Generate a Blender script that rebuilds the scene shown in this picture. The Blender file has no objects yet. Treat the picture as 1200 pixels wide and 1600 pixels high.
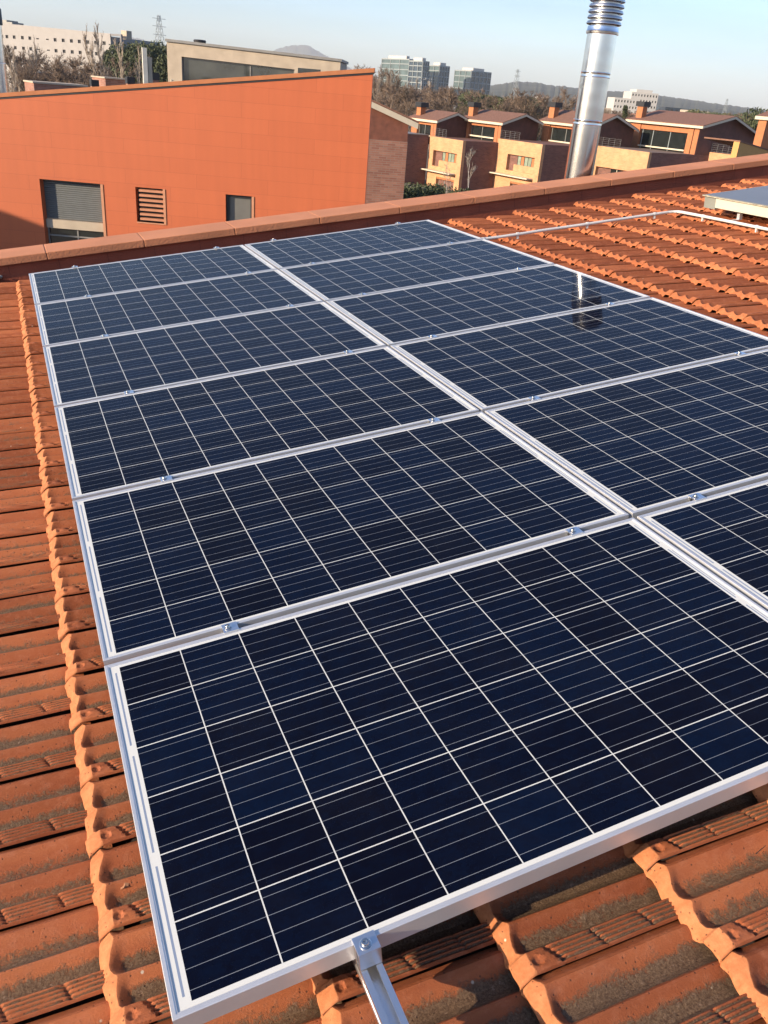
import bpy, math, random
import numpy as np
from mathutils import Matrix, Vector
R = math.radians
scene = bpy.context.scene
col = scene.collection

# ------------------------------------------------------------------ camera
# rows: image right, image down, forward (world space), from a fit to the panel grid
W = np.array([[0.9200233630379614, -0.38461476250588594, 0.0750233025590079],
              [-0.11099566110189969, -0.4393886639935336, -0.891413240405666],
              [0.37581508043301254, 0.8117937462290026, -0.44693840616197844]])
CAM = np.array([-0.1036, -0.8738, 1.3699]); FPX = 1310.6
cd = bpy.data.cameras.new('camera'); cam = bpy.data.objects.new('camera', cd); col.objects.link(cam)
M = Matrix.Identity(4)
for i in range(3):
    M[i][0] = W[0][i]; M[i][1] = -W[1][i]; M[i][2] = -W[2][i]; M[i][3] = CAM[i]
cam.matrix_world = M
cd.sensor_fit = 'VERTICAL'; cd.sensor_height = 36; cd.lens = 36*FPX/1600
cd.clip_start = 0.05; cd.clip_end = 40000
scene.camera = cam

# ------------------------------------------------------------------ sky, sun, exposure
SUN_EL, SUN_HEAD = 17.0, 263.0          # heading clockwise from +Y
wd = bpy.data.worlds.new('World'); scene.world = wd; wd.use_nodes = True
wn = wd.node_tree; bg = wn.nodes['Background']
sky = wn.nodes.new('ShaderNodeTexSky'); sky.sky_type = 'NISHITA'; sky.sun_disc = False
sky.sun_elevation = R(SUN_EL); sky.sun_rotation = R(SUN_HEAD)
sky.altitude = 100; sky.air_density = 1.0; sky.dust_density = 1.2; sky.ozone_density = 3.5
hs_ = wn.nodes.new('ShaderNodeHueSaturation'); hs_.inputs['Saturation'].default_value = 0.98
wtc = wn.nodes.new('ShaderNodeTexCoord'); wmp = wn.nodes.new('ShaderNodeMapping'); wmp.inputs['Scale'].default_value = (1.2, 1.2, 9)
wnz = wn.nodes.new('ShaderNodeTexNoise'); wnz.inputs['Scale'].default_value = 1.6; wnz.inputs['Detail'].default_value = 7; wnz.inputs['Roughness'].default_value = .55
wn.links.new(wtc.outputs['Generated'], wmp.inputs[0]); wn.links.new(wmp.outputs[0], wnz.inputs['Vector'])
wmr = wn.nodes.new('ShaderNodeMapRange'); wmr.inputs[1].default_value = .35; wmr.inputs[2].default_value = .7; wmr.inputs[3].default_value = .93; wmr.inputs[4].default_value = 1.13
wn.links.new(wnz.outputs['Fac'], wmr.inputs[0]); wn.links.new(wmr.outputs[0], hs_.inputs['Value'])
wn.links.new(sky.outputs[0], hs_.inputs['Color']); wtn = wn.nodes.new('ShaderNodeMix'); wtn.data_type = 'RGBA'; wtn.blend_type = 'MULTIPLY'; wtn.inputs[0].default_value = 1; wtn.inputs[7].default_value = (.955, .965, 1.07, 1)
wn.links.new(hs_.outputs[0], wtn.inputs[6]); wn.links.new(wtn.outputs[2], bg.inputs[0]); bg.inputs[1].default_value = 0.125
sd = bpy.data.lights.new('sun', 'SUN'); sun = bpy.data.objects.new('sun', sd); col.objects.link(sun)
sd.energy = 5.0; sd.angle = R(0.5); sd.color = (1.0, 0.80, 0.58)
h = R(SUN_HEAD); e = R(SUN_EL)
SUN = Vector((math.sin(h)*math.cos(e), math.cos(h)*math.cos(e), math.sin(e)))
sun.rotation_euler = SUN.to_track_quat('Z', 'Y').to_euler()
sun.location = (-30, -10, 40)
vs = scene.view_settings
vs.view_transform = 'Standard'; vs.look = 'None'; vs.gamma = 1; vs.use_curve_mapping = False
vs.exposure = 0.95

# ------------------------------------------------------------------ frames
GZ = -9.4
A = np.array([[0.9907265695343177, 0.0011125828386798363, -0.13586620837496616],
              [0.0, 0.9999664733650736, 0.0081885374651124],
              [0.13587076366445672, -0.008112601632314045, 0.9906933538063091]])
ROOF = Matrix([[*A[0], 0], [*A[1], 0], [*A[2], 0], [0, 0, 0, 1]])   # roof-plane coordinates (u, v, h) to world
def roof_at(u, v, hh, rz=0): return ROOF @ Matrix.Translation((u, v, hh)) @ Matrix.Rotation(rz, 4, 'Z')
def at(px, py, depth):                  # a world point seen at that photo pixel at that depth
    return CAM + (W.T @ np.array([(px-600)/FPX, (py-800)/FPX, 1.0]))*depth
HH = R(-9)                              # heading of the brick houses across the street
YD = np.array([math.sin(HH), math.cos(HH), 0]); XD = np.array([YD[1], -YD[0], 0])
FH = np.array([0.42, 0.9075, 0]); TH = np.array([0.9075, -0.42, 0])

# ------------------------------------------------------------------ materials
MATS = {}
ALB = 0.87                               # all matte base colours, relative to the values written below
def nodes_of(m): return m.node_tree.nodes, m.node_tree.links
def mat(name, c, rough=0.7, metal=0.0, var=0.12, scale=3.0, bump=0.0, bscale=40.0, spec=0.5, coat=0.0, c2=None, detail=6):
    if name in MATS: return MATS[name]
    if not metal: c = [x*ALB for x in c]; c2 = [x*ALB for x in c2] if c2 else None
    m = bpy.data.materials.new(name); m.use_nodes = True
    n, l = nodes_of(m); b = n['Principled BSDF']
    b.inputs['Roughness'].default_value = rough; b.inputs['Metallic'].default_value = metal
    b.inputs['Specular IOR Level'].default_value = spec; b.inputs['Coat Weight'].default_value = coat
    tc = n.new('ShaderNodeTexCoord')
    nz = n.new('ShaderNodeTexNoise'); nz.inputs['Scale'].default_value = scale; nz.inputs['Detail'].default_value = detail
    l.new(tc.outputs['Object'], nz.inputs['Vector'])
    mx = n.new('ShaderNodeMix'); mx.data_type = 'RGBA'
    lo = [x*(1-var) for x in c]; hi = [min(1, x*(1+var)) for x in c]
    if c2: lo, hi = list(c), list(c2)
    rp = n.new('ShaderNodeMapRange'); rp.inputs[1].default_value = 0.3; rp.inputs[2].default_value = 0.7
    l.new(nz.outputs['Fac'], rp.inputs[0]); l.new(rp.outputs[0], mx.inputs[0])
    mx.inputs[6].default_value = (*lo, 1); mx.inputs[7].default_value = (*hi, 1)
    l.new(mx.outputs[2], b.inputs['Base Color'])
    if bump:
        n2 = n.new('ShaderNodeTexNoise'); n2.inputs['Scale'].default_value = bscale; n2.inputs['Detail'].default_value = 5
        l.new(tc.outputs['Object'], n2.inputs['Vector'])
        bp = n.new('ShaderNodeBump'); bp.inputs['Strength'].default_value = bump; bp.inputs['Distance'].default_value = 0.02
        l.new(n2.outputs['Fac'], bp.inputs['Height']); l.new(bp.outputs[0], b.inputs['Normal'])
    MATS[name] = m; return m
def brickmat(name, c1, c2, mortar, bw, rh, ms=0.01, axis='xz', rough=0.85, rot=0.0, offset=0.5, bump=0.3, nv=1.0):
    if name in MATS: return MATS[name]
    m = mat(name, c1, rough); c1, c2, mortar = ([x*ALB for x in q_] for q_ in (c1, c2, mortar)); n, l = nodes_of(m); b = n['Principled BSDF']
    tc = n.new('ShaderNodeTexCoord'); sp = n.new('ShaderNodeSeparateXYZ'); cb = n.new('ShaderNodeCombineXYZ')
    l.new(tc.outputs['Object'], sp.inputs[0])
    if axis == 'xz': l.new(sp.outputs['X'], cb.inputs[0])
    elif axis == 'yz': l.new(sp.outputs['Y'], cb.inputs[0])
    else:
        ad = n.new('ShaderNodeMath'); ad.operation = 'ADD'; l.new(sp.outputs['X'], ad.inputs[0]); l.new(sp.outputs['Y'], ad.inputs[1]); l.new(ad.outputs[0], cb.inputs[0])
    l.new(sp.outputs['Z'], cb.inputs[1])
    bt = n.new('ShaderNodeTexBrick'); l.new(cb.outputs[0], bt.inputs['Vector'])
    bt.inputs['Color1'].default_value = (*c1, 1); bt.inputs['Color2'].default_value = (*c2, 1); bt.inputs['Mortar'].default_value = (*mortar, 1)
    bt.inputs['Scale'].default_value = 1; bt.inputs['Brick Width'].default_value = bw; bt.inputs['Row Height'].default_value = rh
    bt.inputs['Mortar Size'].default_value = ms; bt.offset = offset; bt.inputs['Mortar Smooth'].default_value = 0.1
    nz = n.new('ShaderNodeTexNoise'); nz.inputs['Scale'].default_value = 0.9; nz.inputs['Detail'].default_value = 8; nz.inputs['Roughness'].default_value = 0.65
    l.new(tc.outputs['Object'], nz.inputs['Vector'])
    mr = n.new('ShaderNodeMapRange'); mr.inputs[1].default_value = .3; mr.inputs[2].default_value = .7; mr.inputs[3].default_value = 1-.18*nv; mr.inputs[4].default_value = 1+.15*nv
    l.new(nz.outputs['Fac'], mr.inputs[0])
    mu = n.new('ShaderNodeMix'); mu.data_type = 'RGBA'; mu.blend_type = 'MULTIPLY'; mu.inputs[0].default_value = 1
    l.new(bt.outputs['Color'], mu.inputs[6]); l.new(mr.outputs[0], mu.inputs[7]); l.new(mu.outputs[2], b.inputs['Base Color'])
    bp = n.new('ShaderNodeBump'); bp.inputs['Strength'].default_value = bump; bp.inputs['Distance'].default_value = -0.01
    l.new(bt.outputs['Fac'], bp.inputs['Height']); l.new(bp.outputs[0], b.inputs['Normal'])
    return m

def tile_material():
    m = bpy.data.materials.new('terracotta tile'); m.use_nodes = True; n, l = nodes_of(m); b = n['Principled BSDF']
    b.inputs['Roughness'].default_value = 0.82; b.inputs['Specular IOR Level'].default_value = 0.25
    tc = n.new('ShaderNodeTexCoord')
    def noise(s, d=6, r=.6, vec=None):
        z = n.new('ShaderNodeTexNoise'); z.inputs['Scale'].default_value = s; z.inputs['Detail'].default_value = d; z.inputs['Roughness'].default_value = r
        l.new(vec or tc.outputs['Object'], z.inputs['Vector']); return z.outputs['Fac']
    def rng(x, a, bb, c=0, d=1, sm=False):
        z = n.new('ShaderNodeMapRange'); z.inputs[1].default_value = a; z.inputs[2].default_value = bb; z.inputs[3].default_value = c; z.inputs[4].default_value = d
        if sm: z.interpolation_type = 'SMOOTHSTEP'
        l.new(x, z.inputs[0]); return z.outputs[0]
    def mixc(f, a, bb, bl='MIX'):
        z = n.new('ShaderNodeMix'); z.data_type = 'RGBA'; z.blend_type = bl
        for i, v in ((0, f), (6, a), (7, bb)):
            if isinstance(v, (tuple, list)): z.inputs[i].default_value = (*v, 1)
            elif isinstance(v, float): z.inputs[i].default_value = v
            else: l.new(v, z.inputs[i])
        return z.outputs[2]
    def mth(op, a, bb):
        z = n.new('ShaderNodeMath'); z.operation = op
        for i, v in enumerate((a, bb)):
            if isinstance(v, (int, float)): z.inputs[i].default_value = v
            else: l.new(v, z.inputs[i])
        return z.outputs[0]
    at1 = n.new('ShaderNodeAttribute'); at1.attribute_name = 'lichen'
    at2 = n.new('ShaderNodeAttribute'); at2.attribute_name = 'shade'
    mp = n.new('ShaderNodeMapping'); mp.inputs['Scale'].default_value = (0.35, 1.6, 1); l.new(tc.outputs['Object'], mp.inputs[0])
    big = noise(7, 6, .6, mp.outputs[0]); mid = noise(42, 8, .7); fine = noise(230, 6, .75)
    base = mixc(rng(big, .32, .68), (0.335, 0.094, 0.036), (0.460, 0.150, 0.057))
    base = mixc(at2.outputs['Fac'], base, mixc(1.0, base, (0.60, 0.54, 0.50), 'MULTIPLY'))
    base = mixc(rng(mid, .48, .72, 0, .45), base, (0.44, 0.17, 0.09))
    base = mixc(rng(fine, .58, .70, 0, .55), base, (0.19, 0.060, 0.034))
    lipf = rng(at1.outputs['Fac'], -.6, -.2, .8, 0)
    base = mixc(lipf, base, mixc(rng(mid, .35, .65), (0.38, 0.135, 0.052), (0.50, 0.205, 0.085)))  # lips: cleaner clay, lightened further to carry their sunlit brightness
    # lichen: grey-brown crust in the water channels
    la = mth('ADD', at1.outputs['Fac'], mth('MULTIPLY', mth('SUBTRACT', mid, 0.5), 1.5))
    la = mth('ADD', la, mth('MULTIPLY', mth('SUBTRACT', big, 0.5), 1.1))
    la = mth('ADD', la, mth('MULTIPLY', mth('SUBTRACT', fine, 0.5), 1.2))
    lf = rng(la, .38, .92, 0, .88, True)
    lc = mixc(rng(fine, .36, .62), (0.040, 0.031, 0.020), (0.165, 0.122, 0.074))
    lc = mixc(rng(noise(110, 3, .6), .60, .72, 0, .7), lc, (0.27, 0.20, 0.14))
    c = mixc(lf, base, lc)
    vo = n.new('ShaderNodeTexVoronoi'); vo.inputs['Scale'].default_value = 95; l.new(tc.outputs['Object'], vo.inputs['Vector'])
    vr = n.new('ShaderNodeSeparateColor'); l.new(vo.outputs['Color'], vr.inputs[0])
    spot = mth('MULTIPLY', rng(vo.outputs['Distance'], .12, .22, 1, 0), mth('GREATER_THAN', vr.outputs[0], 0.66))
    c = mixc(mth('MULTIPLY', spot, .75), c, (0.06, 0.03, 0.02))
    vo2 = n.new('ShaderNodeTexVoronoi'); vo2.inputs['Scale'].default_value = 23; l.new(tc.outputs['Object'], vo2.inputs['Vector'])
    vr2 = n.new('ShaderNodeSeparateColor'); l.new(vo2.outputs['Color'], vr2.inputs[0])
    spot2 = mth('MULTIPLY', rng(vo2.outputs['Distance'], .05, .09, 1, 0), mth('GREATER_THAN', vr2.outputs[0], 0.90))
    c = mixc(mth('MULTIPLY', spot2, .8), c, (0.62, 0.55, 0.42))
    l.new(c, b.inputs['Base Color'])
    hgt = mth('ADD', mth('MULTIPLY', fine, 0.8), mth('MULTIPLY', mth('MULTIPLY', lf, mid), 2.2))
    hgt = mth('SUBTRACT', hgt, mth('MULTIPLY', spot, 0.5))
    bp = n.new('ShaderNodeBump'); bp.inputs['Strength'].default_value = 0.75; bp.inputs['Distance'].default_value = 0.0022
    l.new(hgt, bp.inputs['Height']); l.new(bp.outputs[0], b.inputs['Normal'])
    return m

def cell_material():
    m = bpy.data.materials.new('solar cell laminate'); m.use_nodes = True; n, l = nodes_of(m); b = n['Principled BSDF']
    def mth(op, a, bb=0.0, cc=None):
        z = n.new('ShaderNodeMath'); z.operation = op
        for i, v in enumerate((a, bb) if cc is None else (a, bb, cc)):
            if isinstance(v, (int, float)): z.inputs[i].default_value = v
            else: l.new(v, z.inputs[i])
        return z.outputs[0]
    def mixc(f, a, bb):
        z = n.new('ShaderNodeMix'); z.data_type = 'RGBA'
        for i, v in ((0, f), (6, a), (7, bb)):
            if isinstance(v, (tuple, list)): z.inputs[i].default_value = (*v, 1)
            elif isinstance(v, float): z.inputs[i].default_value = v
            else: l.new(v, z.inputs[i])
        return z.outputs[2]
    tc = n.new('ShaderNodeTexCoord'); sp = n.new('ShaderNodeSeparateXYZ'); l.new(tc.outputs['Object'], sp.inputs[0])
    X, Y = sp.outputs['X'], sp.outputs['Y']
    U0, V0, P, G = 0.0345, 0.0205, 0.1583, 0.0016
    uu = mth('DIVIDE', mth('SUBTRACT', X, U0), P); vv = mth('DIVIDE', mth('SUBTRACT', Y, V0), P)
    iu, iv = mth('FLOOR', uu), mth('FLOOR', vv); fu, fv = mth('FRACT', uu), mth('FRACT', vv)
    def band(x, lo, hi): return mth('MULTIPLY', mth('GREATER_THAN', x, lo), mth('LESS_THAN', x, hi))
    inside = mth('MULTIPLY', band(uu, 0, 10), band(vv, 0, 6))
    g = G/P/2*1.65
    gu = mth('MULTIPLY', inside, mth('MULTIPLY', band(fu, g, 1-g), band(fv, g, 1-g)))
    # four bus bars running the long way of the panel
    fb = mth('ABSOLUTE', mth('SUBTRACT', mth('FRACT', mth('MULTIPLY', fv, 4.0)), 0.5))
    bus = mth('LESS_THAN', fb, 4*0.00050/P)
    # ribbons at both ends
    def ribs(x0, x1, spans):
        s = None
        for a, bb in spans:
            q = band(Y, a, bb); s = q if s is None else mth('ADD', s, q)
        return mth('MULTIPLY', band(X, x0, x1), s)
    rb = mth('ADD', ribs(.0225, .0270, ((.034, .314), (.349, .633), (.669, .950))), ribs(1.6225, 1.6265, ((.030, .155), (.192, .472), (.510, .790), (.828, .950))))
    rb = mth('ADD', rb, ribs(1.6305, 1.633, ((.20, .46), (.52, .78))))
    oi = n.new('ShaderNodeObjectInfo')
    cv = n.new('ShaderNodeCombineXYZ'); l.new(iu, cv.inputs[0]); l.new(iv, cv.inputs[1]); l.new(mth('MULTIPLY', oi.outputs['Random'], 50.0), cv.inputs[2])
    wn_ = n.new('ShaderNodeTexWhiteNoise'); l.new(cv.outputs[0], wn_.inputs['Vector'])
    nz = n.new('ShaderNodeTexNoise'); nz.inputs['Scale'].default_value = 26; nz.inputs['Detail'].default_value = 4; l.new(tc.outputs['Object'], nz.inputs['Vector'])
    vo = n.new('ShaderNodeTexVoronoi'); vo.inputs['Scale'].default_value = 130; l.new(tc.outputs['Object'], vo.inputs['Vector'])
    sc = n.new('ShaderNodeSeparateColor'); l.new(vo.outputs['Color'], sc.inputs[0])
    t = mth('ADD', mth('ADD', mth('MULTIPLY', wn_.outputs['Value'], 0.72), 0.02), mth('MULTIPLY', mth('SUBTRACT', nz.outputs['Fac'], .5), 0.9))
    t = mth('ADD', t, mth('MULTIPLY', mth('SUBTRACT', sc.outputs[0], .5), 0.22))
    cl = n.new('ShaderNodeClamp'); l.new(t, cl.inputs[0])
    cell = mixc(cl.outputs[0], (0.0018, 0.0018, 0.0062), (0.0018, 0.0056, 0.0200))
    cell = mixc(mth('MULTIPLY', bus, 0.50), cell, (0.42, 0.46, 0.50))
    sheet = mixc(rb, (0.60, 0.61, 0.57), (0.20, 0.25, 0.34))
    c = mixc(gu, sheet, cell)
    # dust film
    dn = n.new('ShaderNodeTexNoise'); dn.inputs['Scale'].default_value = 5; dn.inputs['Detail'].default_value = 8; l.new(tc.outputs['Object'], dn.inputs['Vector'])
    dm = n.new('ShaderNodeMapRange'); dm.inputs[1].default_value = .45; dm.inputs[2].default_value = .8; dm.inputs[3].default_value = 0.0; dm.inputs[4].default_value = .006
    l.new(dn.outputs['Fac'], dm.inputs[0])
    c = mixc(dm.outputs[0], c, (0.45, 0.42, 0.38))
    l.new(c, b.inputs['Base Color'])
    b.inputs['Roughness'].default_value = 0.5; b.inputs['Specular IOR Level'].default_value = 0.0
    b.inputs['Coat Weight'].default_value = 0.38; b.inputs['Coat Roughness'].default_value = 0.035; b.inputs['Coat IOR'].default_value = 1.45
    wv = n.new('ShaderNodeTexNoise'); wv.inputs['Scale'].default_value = 9; wv.inputs['Detail'].default_value = 1; l.new(tc.outputs['Object'], wv.inputs['Vector'])
    bp = n.new('ShaderNodeBump'); bp.inputs['Strength'].default_value = 0.05; bp.inputs['Distance'].default_value = 0.002
    l.new(wv.outputs['Fac'], bp.inputs['Height']); l.new(bp.outputs[0], b.inputs['Coat Normal'])
    return m

TILE = tile_material(); CELL = cell_material()
ALU = mat('anodised aluminium', (0.66, 0.66, 0.65), 0.42, 0.60, .05, 12, .05, 300)
ALU2 = mat('rail aluminium', (0.78, 0.79, 0.80), 0.28, 0.95, .06, 9, .04, 200)
STEEL = mat('bright steel bolt', (0.62, 0.61, 0.58), 0.22, 1.0, .1, 60)
INOX = mat('polished stainless flue', (0.74, 0.73, 0.72), 0.17, 1.0, .10, 5, .02, 1.5)
RIBM = mat('dull ribbed aluminium', (0.50, 0.50, 0.50), 0.30, 1.0, .06, 8)
BLACKM = mat('black metal', (0.02, 0.02, 0.022), 0.5)
COPE = mat('terracotta coping', (0.56, 0.235, 0.115), 0.75, 0, .12, 2.2, .25, 60, .3)
PARA = mat('red painted parapet', (0.32, 0.085, 0.045), 0.8, 0, .15, 4, .2, 60, .3)
WHITEPVC = mat('grey white conduit', (0.66, 0.66, 0.63), 0.45, 0, .04, 8)
MORTAR = mat('grey mortar', (0.34, 0.31, 0.26), 0.95, 0, .35, 30, .8, 60)
BRBRICK = brickmat('dark brown brick', (0.150, 0.062, 0.048), (0.215, 0.092, 0.068), (0.20, 0.14, 0.11), 0.5, 0.14, 0.012, 'sum')
RDBRICK = brickmat('red brown brick', (0.26, 0.105, 0.07), (0.36, 0.17, 0.115), (0.28, 0.20, 0.16), 0.5, 0.13, 0.014, 'sum')
YLBRICK = brickmat('yellow ochre brick', (0.54, 0.265, 0.125), (0.60, 0.32, 0.16), (0.48, 0.34, 0.19), 0.5, 0.14, 0.012, 'sum')
CORTEN = mat('rust brown cladding', (0.125, 0.045, 0.030), 0.7, 0, .2, 1.5, .1, 20)
TERRA = mat('orange terracotta render', (0.42, 0.155, 0.06), 0.8, 0, .1, 3)
ROOFT = mat('brown roof tiles', (0.21, 0.105, 0.068), 0.85, 0, .22, 5, .8, 4)
CREAM = mat('cream painted trim', (0.60, 0.53, 0.40), 0.7, 0, .05, 3)
GLASSD = mat('dark window glass', (0.018, 0.022, 0.022), 0.08, 0, .3, 1.2, 0, 1, 0.8, 0.6)
GLASSG = mat('curtained window glass', (0.24, 0.29, 0.22), 0.25, 0, .25, 1.5, 0, 1, 0.6)
CONC = mat('beige concrete', (0.44, 0.37, 0.28), 0.85, 0, .12, 1.2, .2, 12)
GREYM = mat('grey zinc', (0.22, 0.215, 0.20), 0.55, 0.3, .12, 2)
SHUT = mat('grey roller shutter', (0.12, 0.13, 0.13), 0.6, 0.2, .08, 3)
PALE = mat('pale cream render', (0.33, 0.315, 0.30), 0.85, 0, .05, .6)
WHITE = mat('white render', (0.50, 0.485, 0.45), 0.8, 0, .06, .3)
BLUEG = mat('blue grey curtain glass', (0.03, 0.05, 0.07), 0.15, 0, .4, .18, 0, 1, .9, .5)
GREENG = mat('pale green curtain glass', (0.085, 0.125, 0.125), 0.2, 0, .25, .2, 0, 1, .9, .4)
MULL = mat('pale mullion metal', (0.27, 0.30, 0.30), 0.5, 0.2, .06, 1)
BARK = mat('grey brown bark', (0.17, 0.125, 0.09), 0.9, 0, .3, 3)
TWIG = mat('brown twigs', (0.17, 0.12, 0.085), 0.9, 0, .35, .4)
PALEBARK = mat('pale poplar bark', (0.36, 0.31, 0.25), 0.9, 0, .25, 2)
PINE = mat('dark pine needles', (0.030, 0.045, 0.018), 0.8, 0, .5, .7, c2=(0.085, 0.10, 0.04))
OLIVE = mat('olive green leaves', (0.05, 0.065, 0.022), 0.8, 0, .5, .8, c2=(0.14, 0.14, 0.055))
GRASSM = mat('winter ground', (0.10, 0.085, 0.05), 0.95, 0, .4, .03, c2=(0.17, 0.13, 0.085))
ASPH = mat('asphalt', (0.05, 0.05, 0.052), 0.9, 0, .2, .8)
HILLM = mat('wooded hillside', (0.030, 0.040, 0.022), 0.95, 0, .4, .01, c2=(0.075, 0.075, 0.045))

# ------------------------------------------------------------------ mesh helpers
def link(o, parent=None, mw=None):
    col.objects.link(o)
    if parent: o.parent = parent
    elif mw is not None: o.matrix_world = mw
    return o
def tag(o, label=None, cat=None, group=None, kind=None):
    if label: o['label'] = label
    if cat: o['category'] = cat
    if group: o['group'] = group
    if kind: o['kind'] = kind
    return o
class MB:
    def __init__(s): s.v = []; s.f = []
    def quad(s, a, b, c, d):
        i = len(s.v); s.v += [tuple(a), tuple(b), tuple(c), tuple(d)]; s.f.append((i, i+1, i+2, i+3))
    def box(s, x0, x1, y0, y1, z0, z1):
        i = len(s.v)
        s.v += [(x, y, z) for z in (z0, z1) for y in (y0, y1) for x in (x0, x1)]
        s.f += [tuple(i+j for j in q) for q in ((0, 2, 3, 1), (4, 5, 7, 6), (0, 1, 5, 4), (2, 6, 7, 3), (0, 4, 6, 2), (1, 3, 7, 5))]
        return s
    def prism(s, pts, vec):             # polygon (3-D points) swept by vec
        i = len(s.v); n = len(pts); vec = np.array(vec)
        s.v += [tuple(p) for p in pts] + [tuple(np.array(p)+vec) for p in pts]
        s.f += [tuple(i+k for k in range(n))[::-1], tuple(i+n+k for k in range(n))]
        s.f += [(i+k, i+(k+1) % n, i+n+(k+1) % n, i+n+k) for k in range(n)]
        return s
    def tube(s, p, q, r0, r1=None, seg=8, cap=True):
        p = np.array(p, float); q = np.array(q, float); r1 = r0 if r1 is None else r1
        d = q-p; L = np.linalg.norm(d); d = d/(L or 1)
        a = np.cross(d, (0, 0, 1) if abs(d[2]) < .9 else (1, 0, 0)); a /= np.linalg.norm(a); b = np.cross(d, a)
        i = len(s.v)
        for c, r in ((p, r0), (q, r1)):
            for k in range(seg):
                t = 2*math.pi*k/seg; s.v.append(tuple(c+r*(math.cos(t)*a+math.sin(t)*b)))
        s.f += [(i+k, i+(k+1) % seg, i+seg+(k+1) % seg, i+seg+k) for k in range(seg)]
        if cap: s.f += [tuple(i+k for k in range(seg))[::-1], tuple(i+seg+k for k in range(seg))]
        return s
    def lathe(s, prof, seg=48, c=(0, 0)):
        i = len(s.v); n = len(prof)
        for r, z in prof:
            for k in range(seg):
                t = 2*math.pi*k/seg; s.v.append((c[0]+r*math.cos(t), c[1]+r*math.sin(t), z))
        for j in range(n-1):
            s.f += [(i+j*seg+k, i+j*seg+(k+1) % seg, i+(j+1)*seg+(k+1) % seg, i+(j+1)*seg+k) for k in range(seg)]
        return s
    def holes(s, w, z0, z1, hs, th, x0=0.0, face='y'):
        """upright wall from x0 to x0+w, openings hs=(a0,a1,b0,b1), front at 0, thickness th behind (+)"""
        xs = sorted({x0, x0+w, *[a for h_ in hs for a in h_[:2]]}); zs = sorted({z0, z1, *[a for h_ in hs for a in h_[2:]]})
        P = (lambda a, d, z: (a, d, z)) if face == 'y' else (lambda a, d, z: (d, a, z))
        for a0, a1 in zip(xs, xs[1:]):
            for b0, b1 in zip(zs, zs[1:]):
                ca, cb = (a0+a1)/2, (b0+b1)/2
                if any(h_[0] < ca < h_[1] and h_[2] < cb < h_[3] for h_ in hs): continue
                s.quad(P(a0, 0, b0), P(a1, 0, b0), P(a1, 0, b1), P(a0, 0, b1))
                s.quad(P(a0, th, b0), P(a0, th, b1), P(a1, th, b1), P(a1, th, b0))
        for a0, a1, b0, b1 in list(hs)+[(x0, x0+w, z0, z1)]:
            s.quad(P(a0, 0, b0), P(a0, th, b0), P(a0, th, b1), P(a0, 0, b1)); s.quad(P(a1, 0, b0), P(a1, th, b0), P(a1, th, b1), P(a1, 0, b1))
            s.quad(P(a0, 0, b0), P(a1, 0, b0), P(a1, th, b0), P(a0, th, b0)); s.quad(P(a0, 0, b1), P(a1, 0, b1), P(a1, th, b1), P(a0, th, b1))
        return s
    def build(s, name, m, parent=None, mw=None, smooth=False, bevel=0):
        me = bpy.data.meshes.new(name); me.from_pydata(s.v, [], s.f); me.update()
        if m: me.materials.append(m)
        if smooth:
            me.polygons.foreach_set('use_smooth', [True]*len(me.polygons))
            try: me.set_sharp_from_angle(angle=R(40))
            except Exception: pass
        o = bpy.data.objects.new(name, me); link(o, parent, mw)
        if bevel:
            b = o.modifiers.new('bevel', 'BEVEL'); b.width = bevel; b.segments = 2; b.limit_method = 'ANGLE'; b.angle_limit = R(40)
        return o
def empty(name, mw, label, cat, group=None):
    o = bpy.data.objects.new(name, None); o.empty_display_size = .2; link(o, None, mw); return tag(o, label, cat, group)
def copy_tree(o, mw=None, parent=None):
    c = o.copy(); col.objects.link(c)
    if parent: c.parent = parent
    else: c.matrix_world = mw
    for ch in o.children: copy_tree(ch, parent=c)
    return c
def T3(p, rz=0): return Matrix.Translation(Vector([float(x) for x in p])) @ Matrix.Rotation(rz, 4, 'Z')

# ------------------------------------------------------------------ ground, street, haze-distance hills
g = MB(); g.quad((-9000, -9000, GZ), (9000, -9000, GZ), (9000, 9000, GZ), (-9000, 9000, GZ))
tag(g.build('ground', GRASSM), kind='structure')
rd = MB(); o_ = at(724, 220, 105); o_[2] = 0
p0 = o_-XD*11-YD*60; p1 = o_-XD*5-YD*60
zz = np.array([0, 0, GZ+.02])
rd.quad(p0+zz, p1+zz, p1+YD*160+zz, p0+YD*160+zz)
tag(rd.build('road', ASPH), kind='structure')
pv = MB(); q0 = o_-XD*5-YD*60
pv.prism([q0+[0, 0, GZ-.1], q0+XD*1.6+[0, 0, GZ-.1], q0+XD*1.6+[0, 0, GZ+.14], q0+[0, 0, GZ+.14]], YD*160)
tag(pv.build('pavement', mat('pale paving', (.22, .20, .18), .9)), kind='structure')

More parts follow.
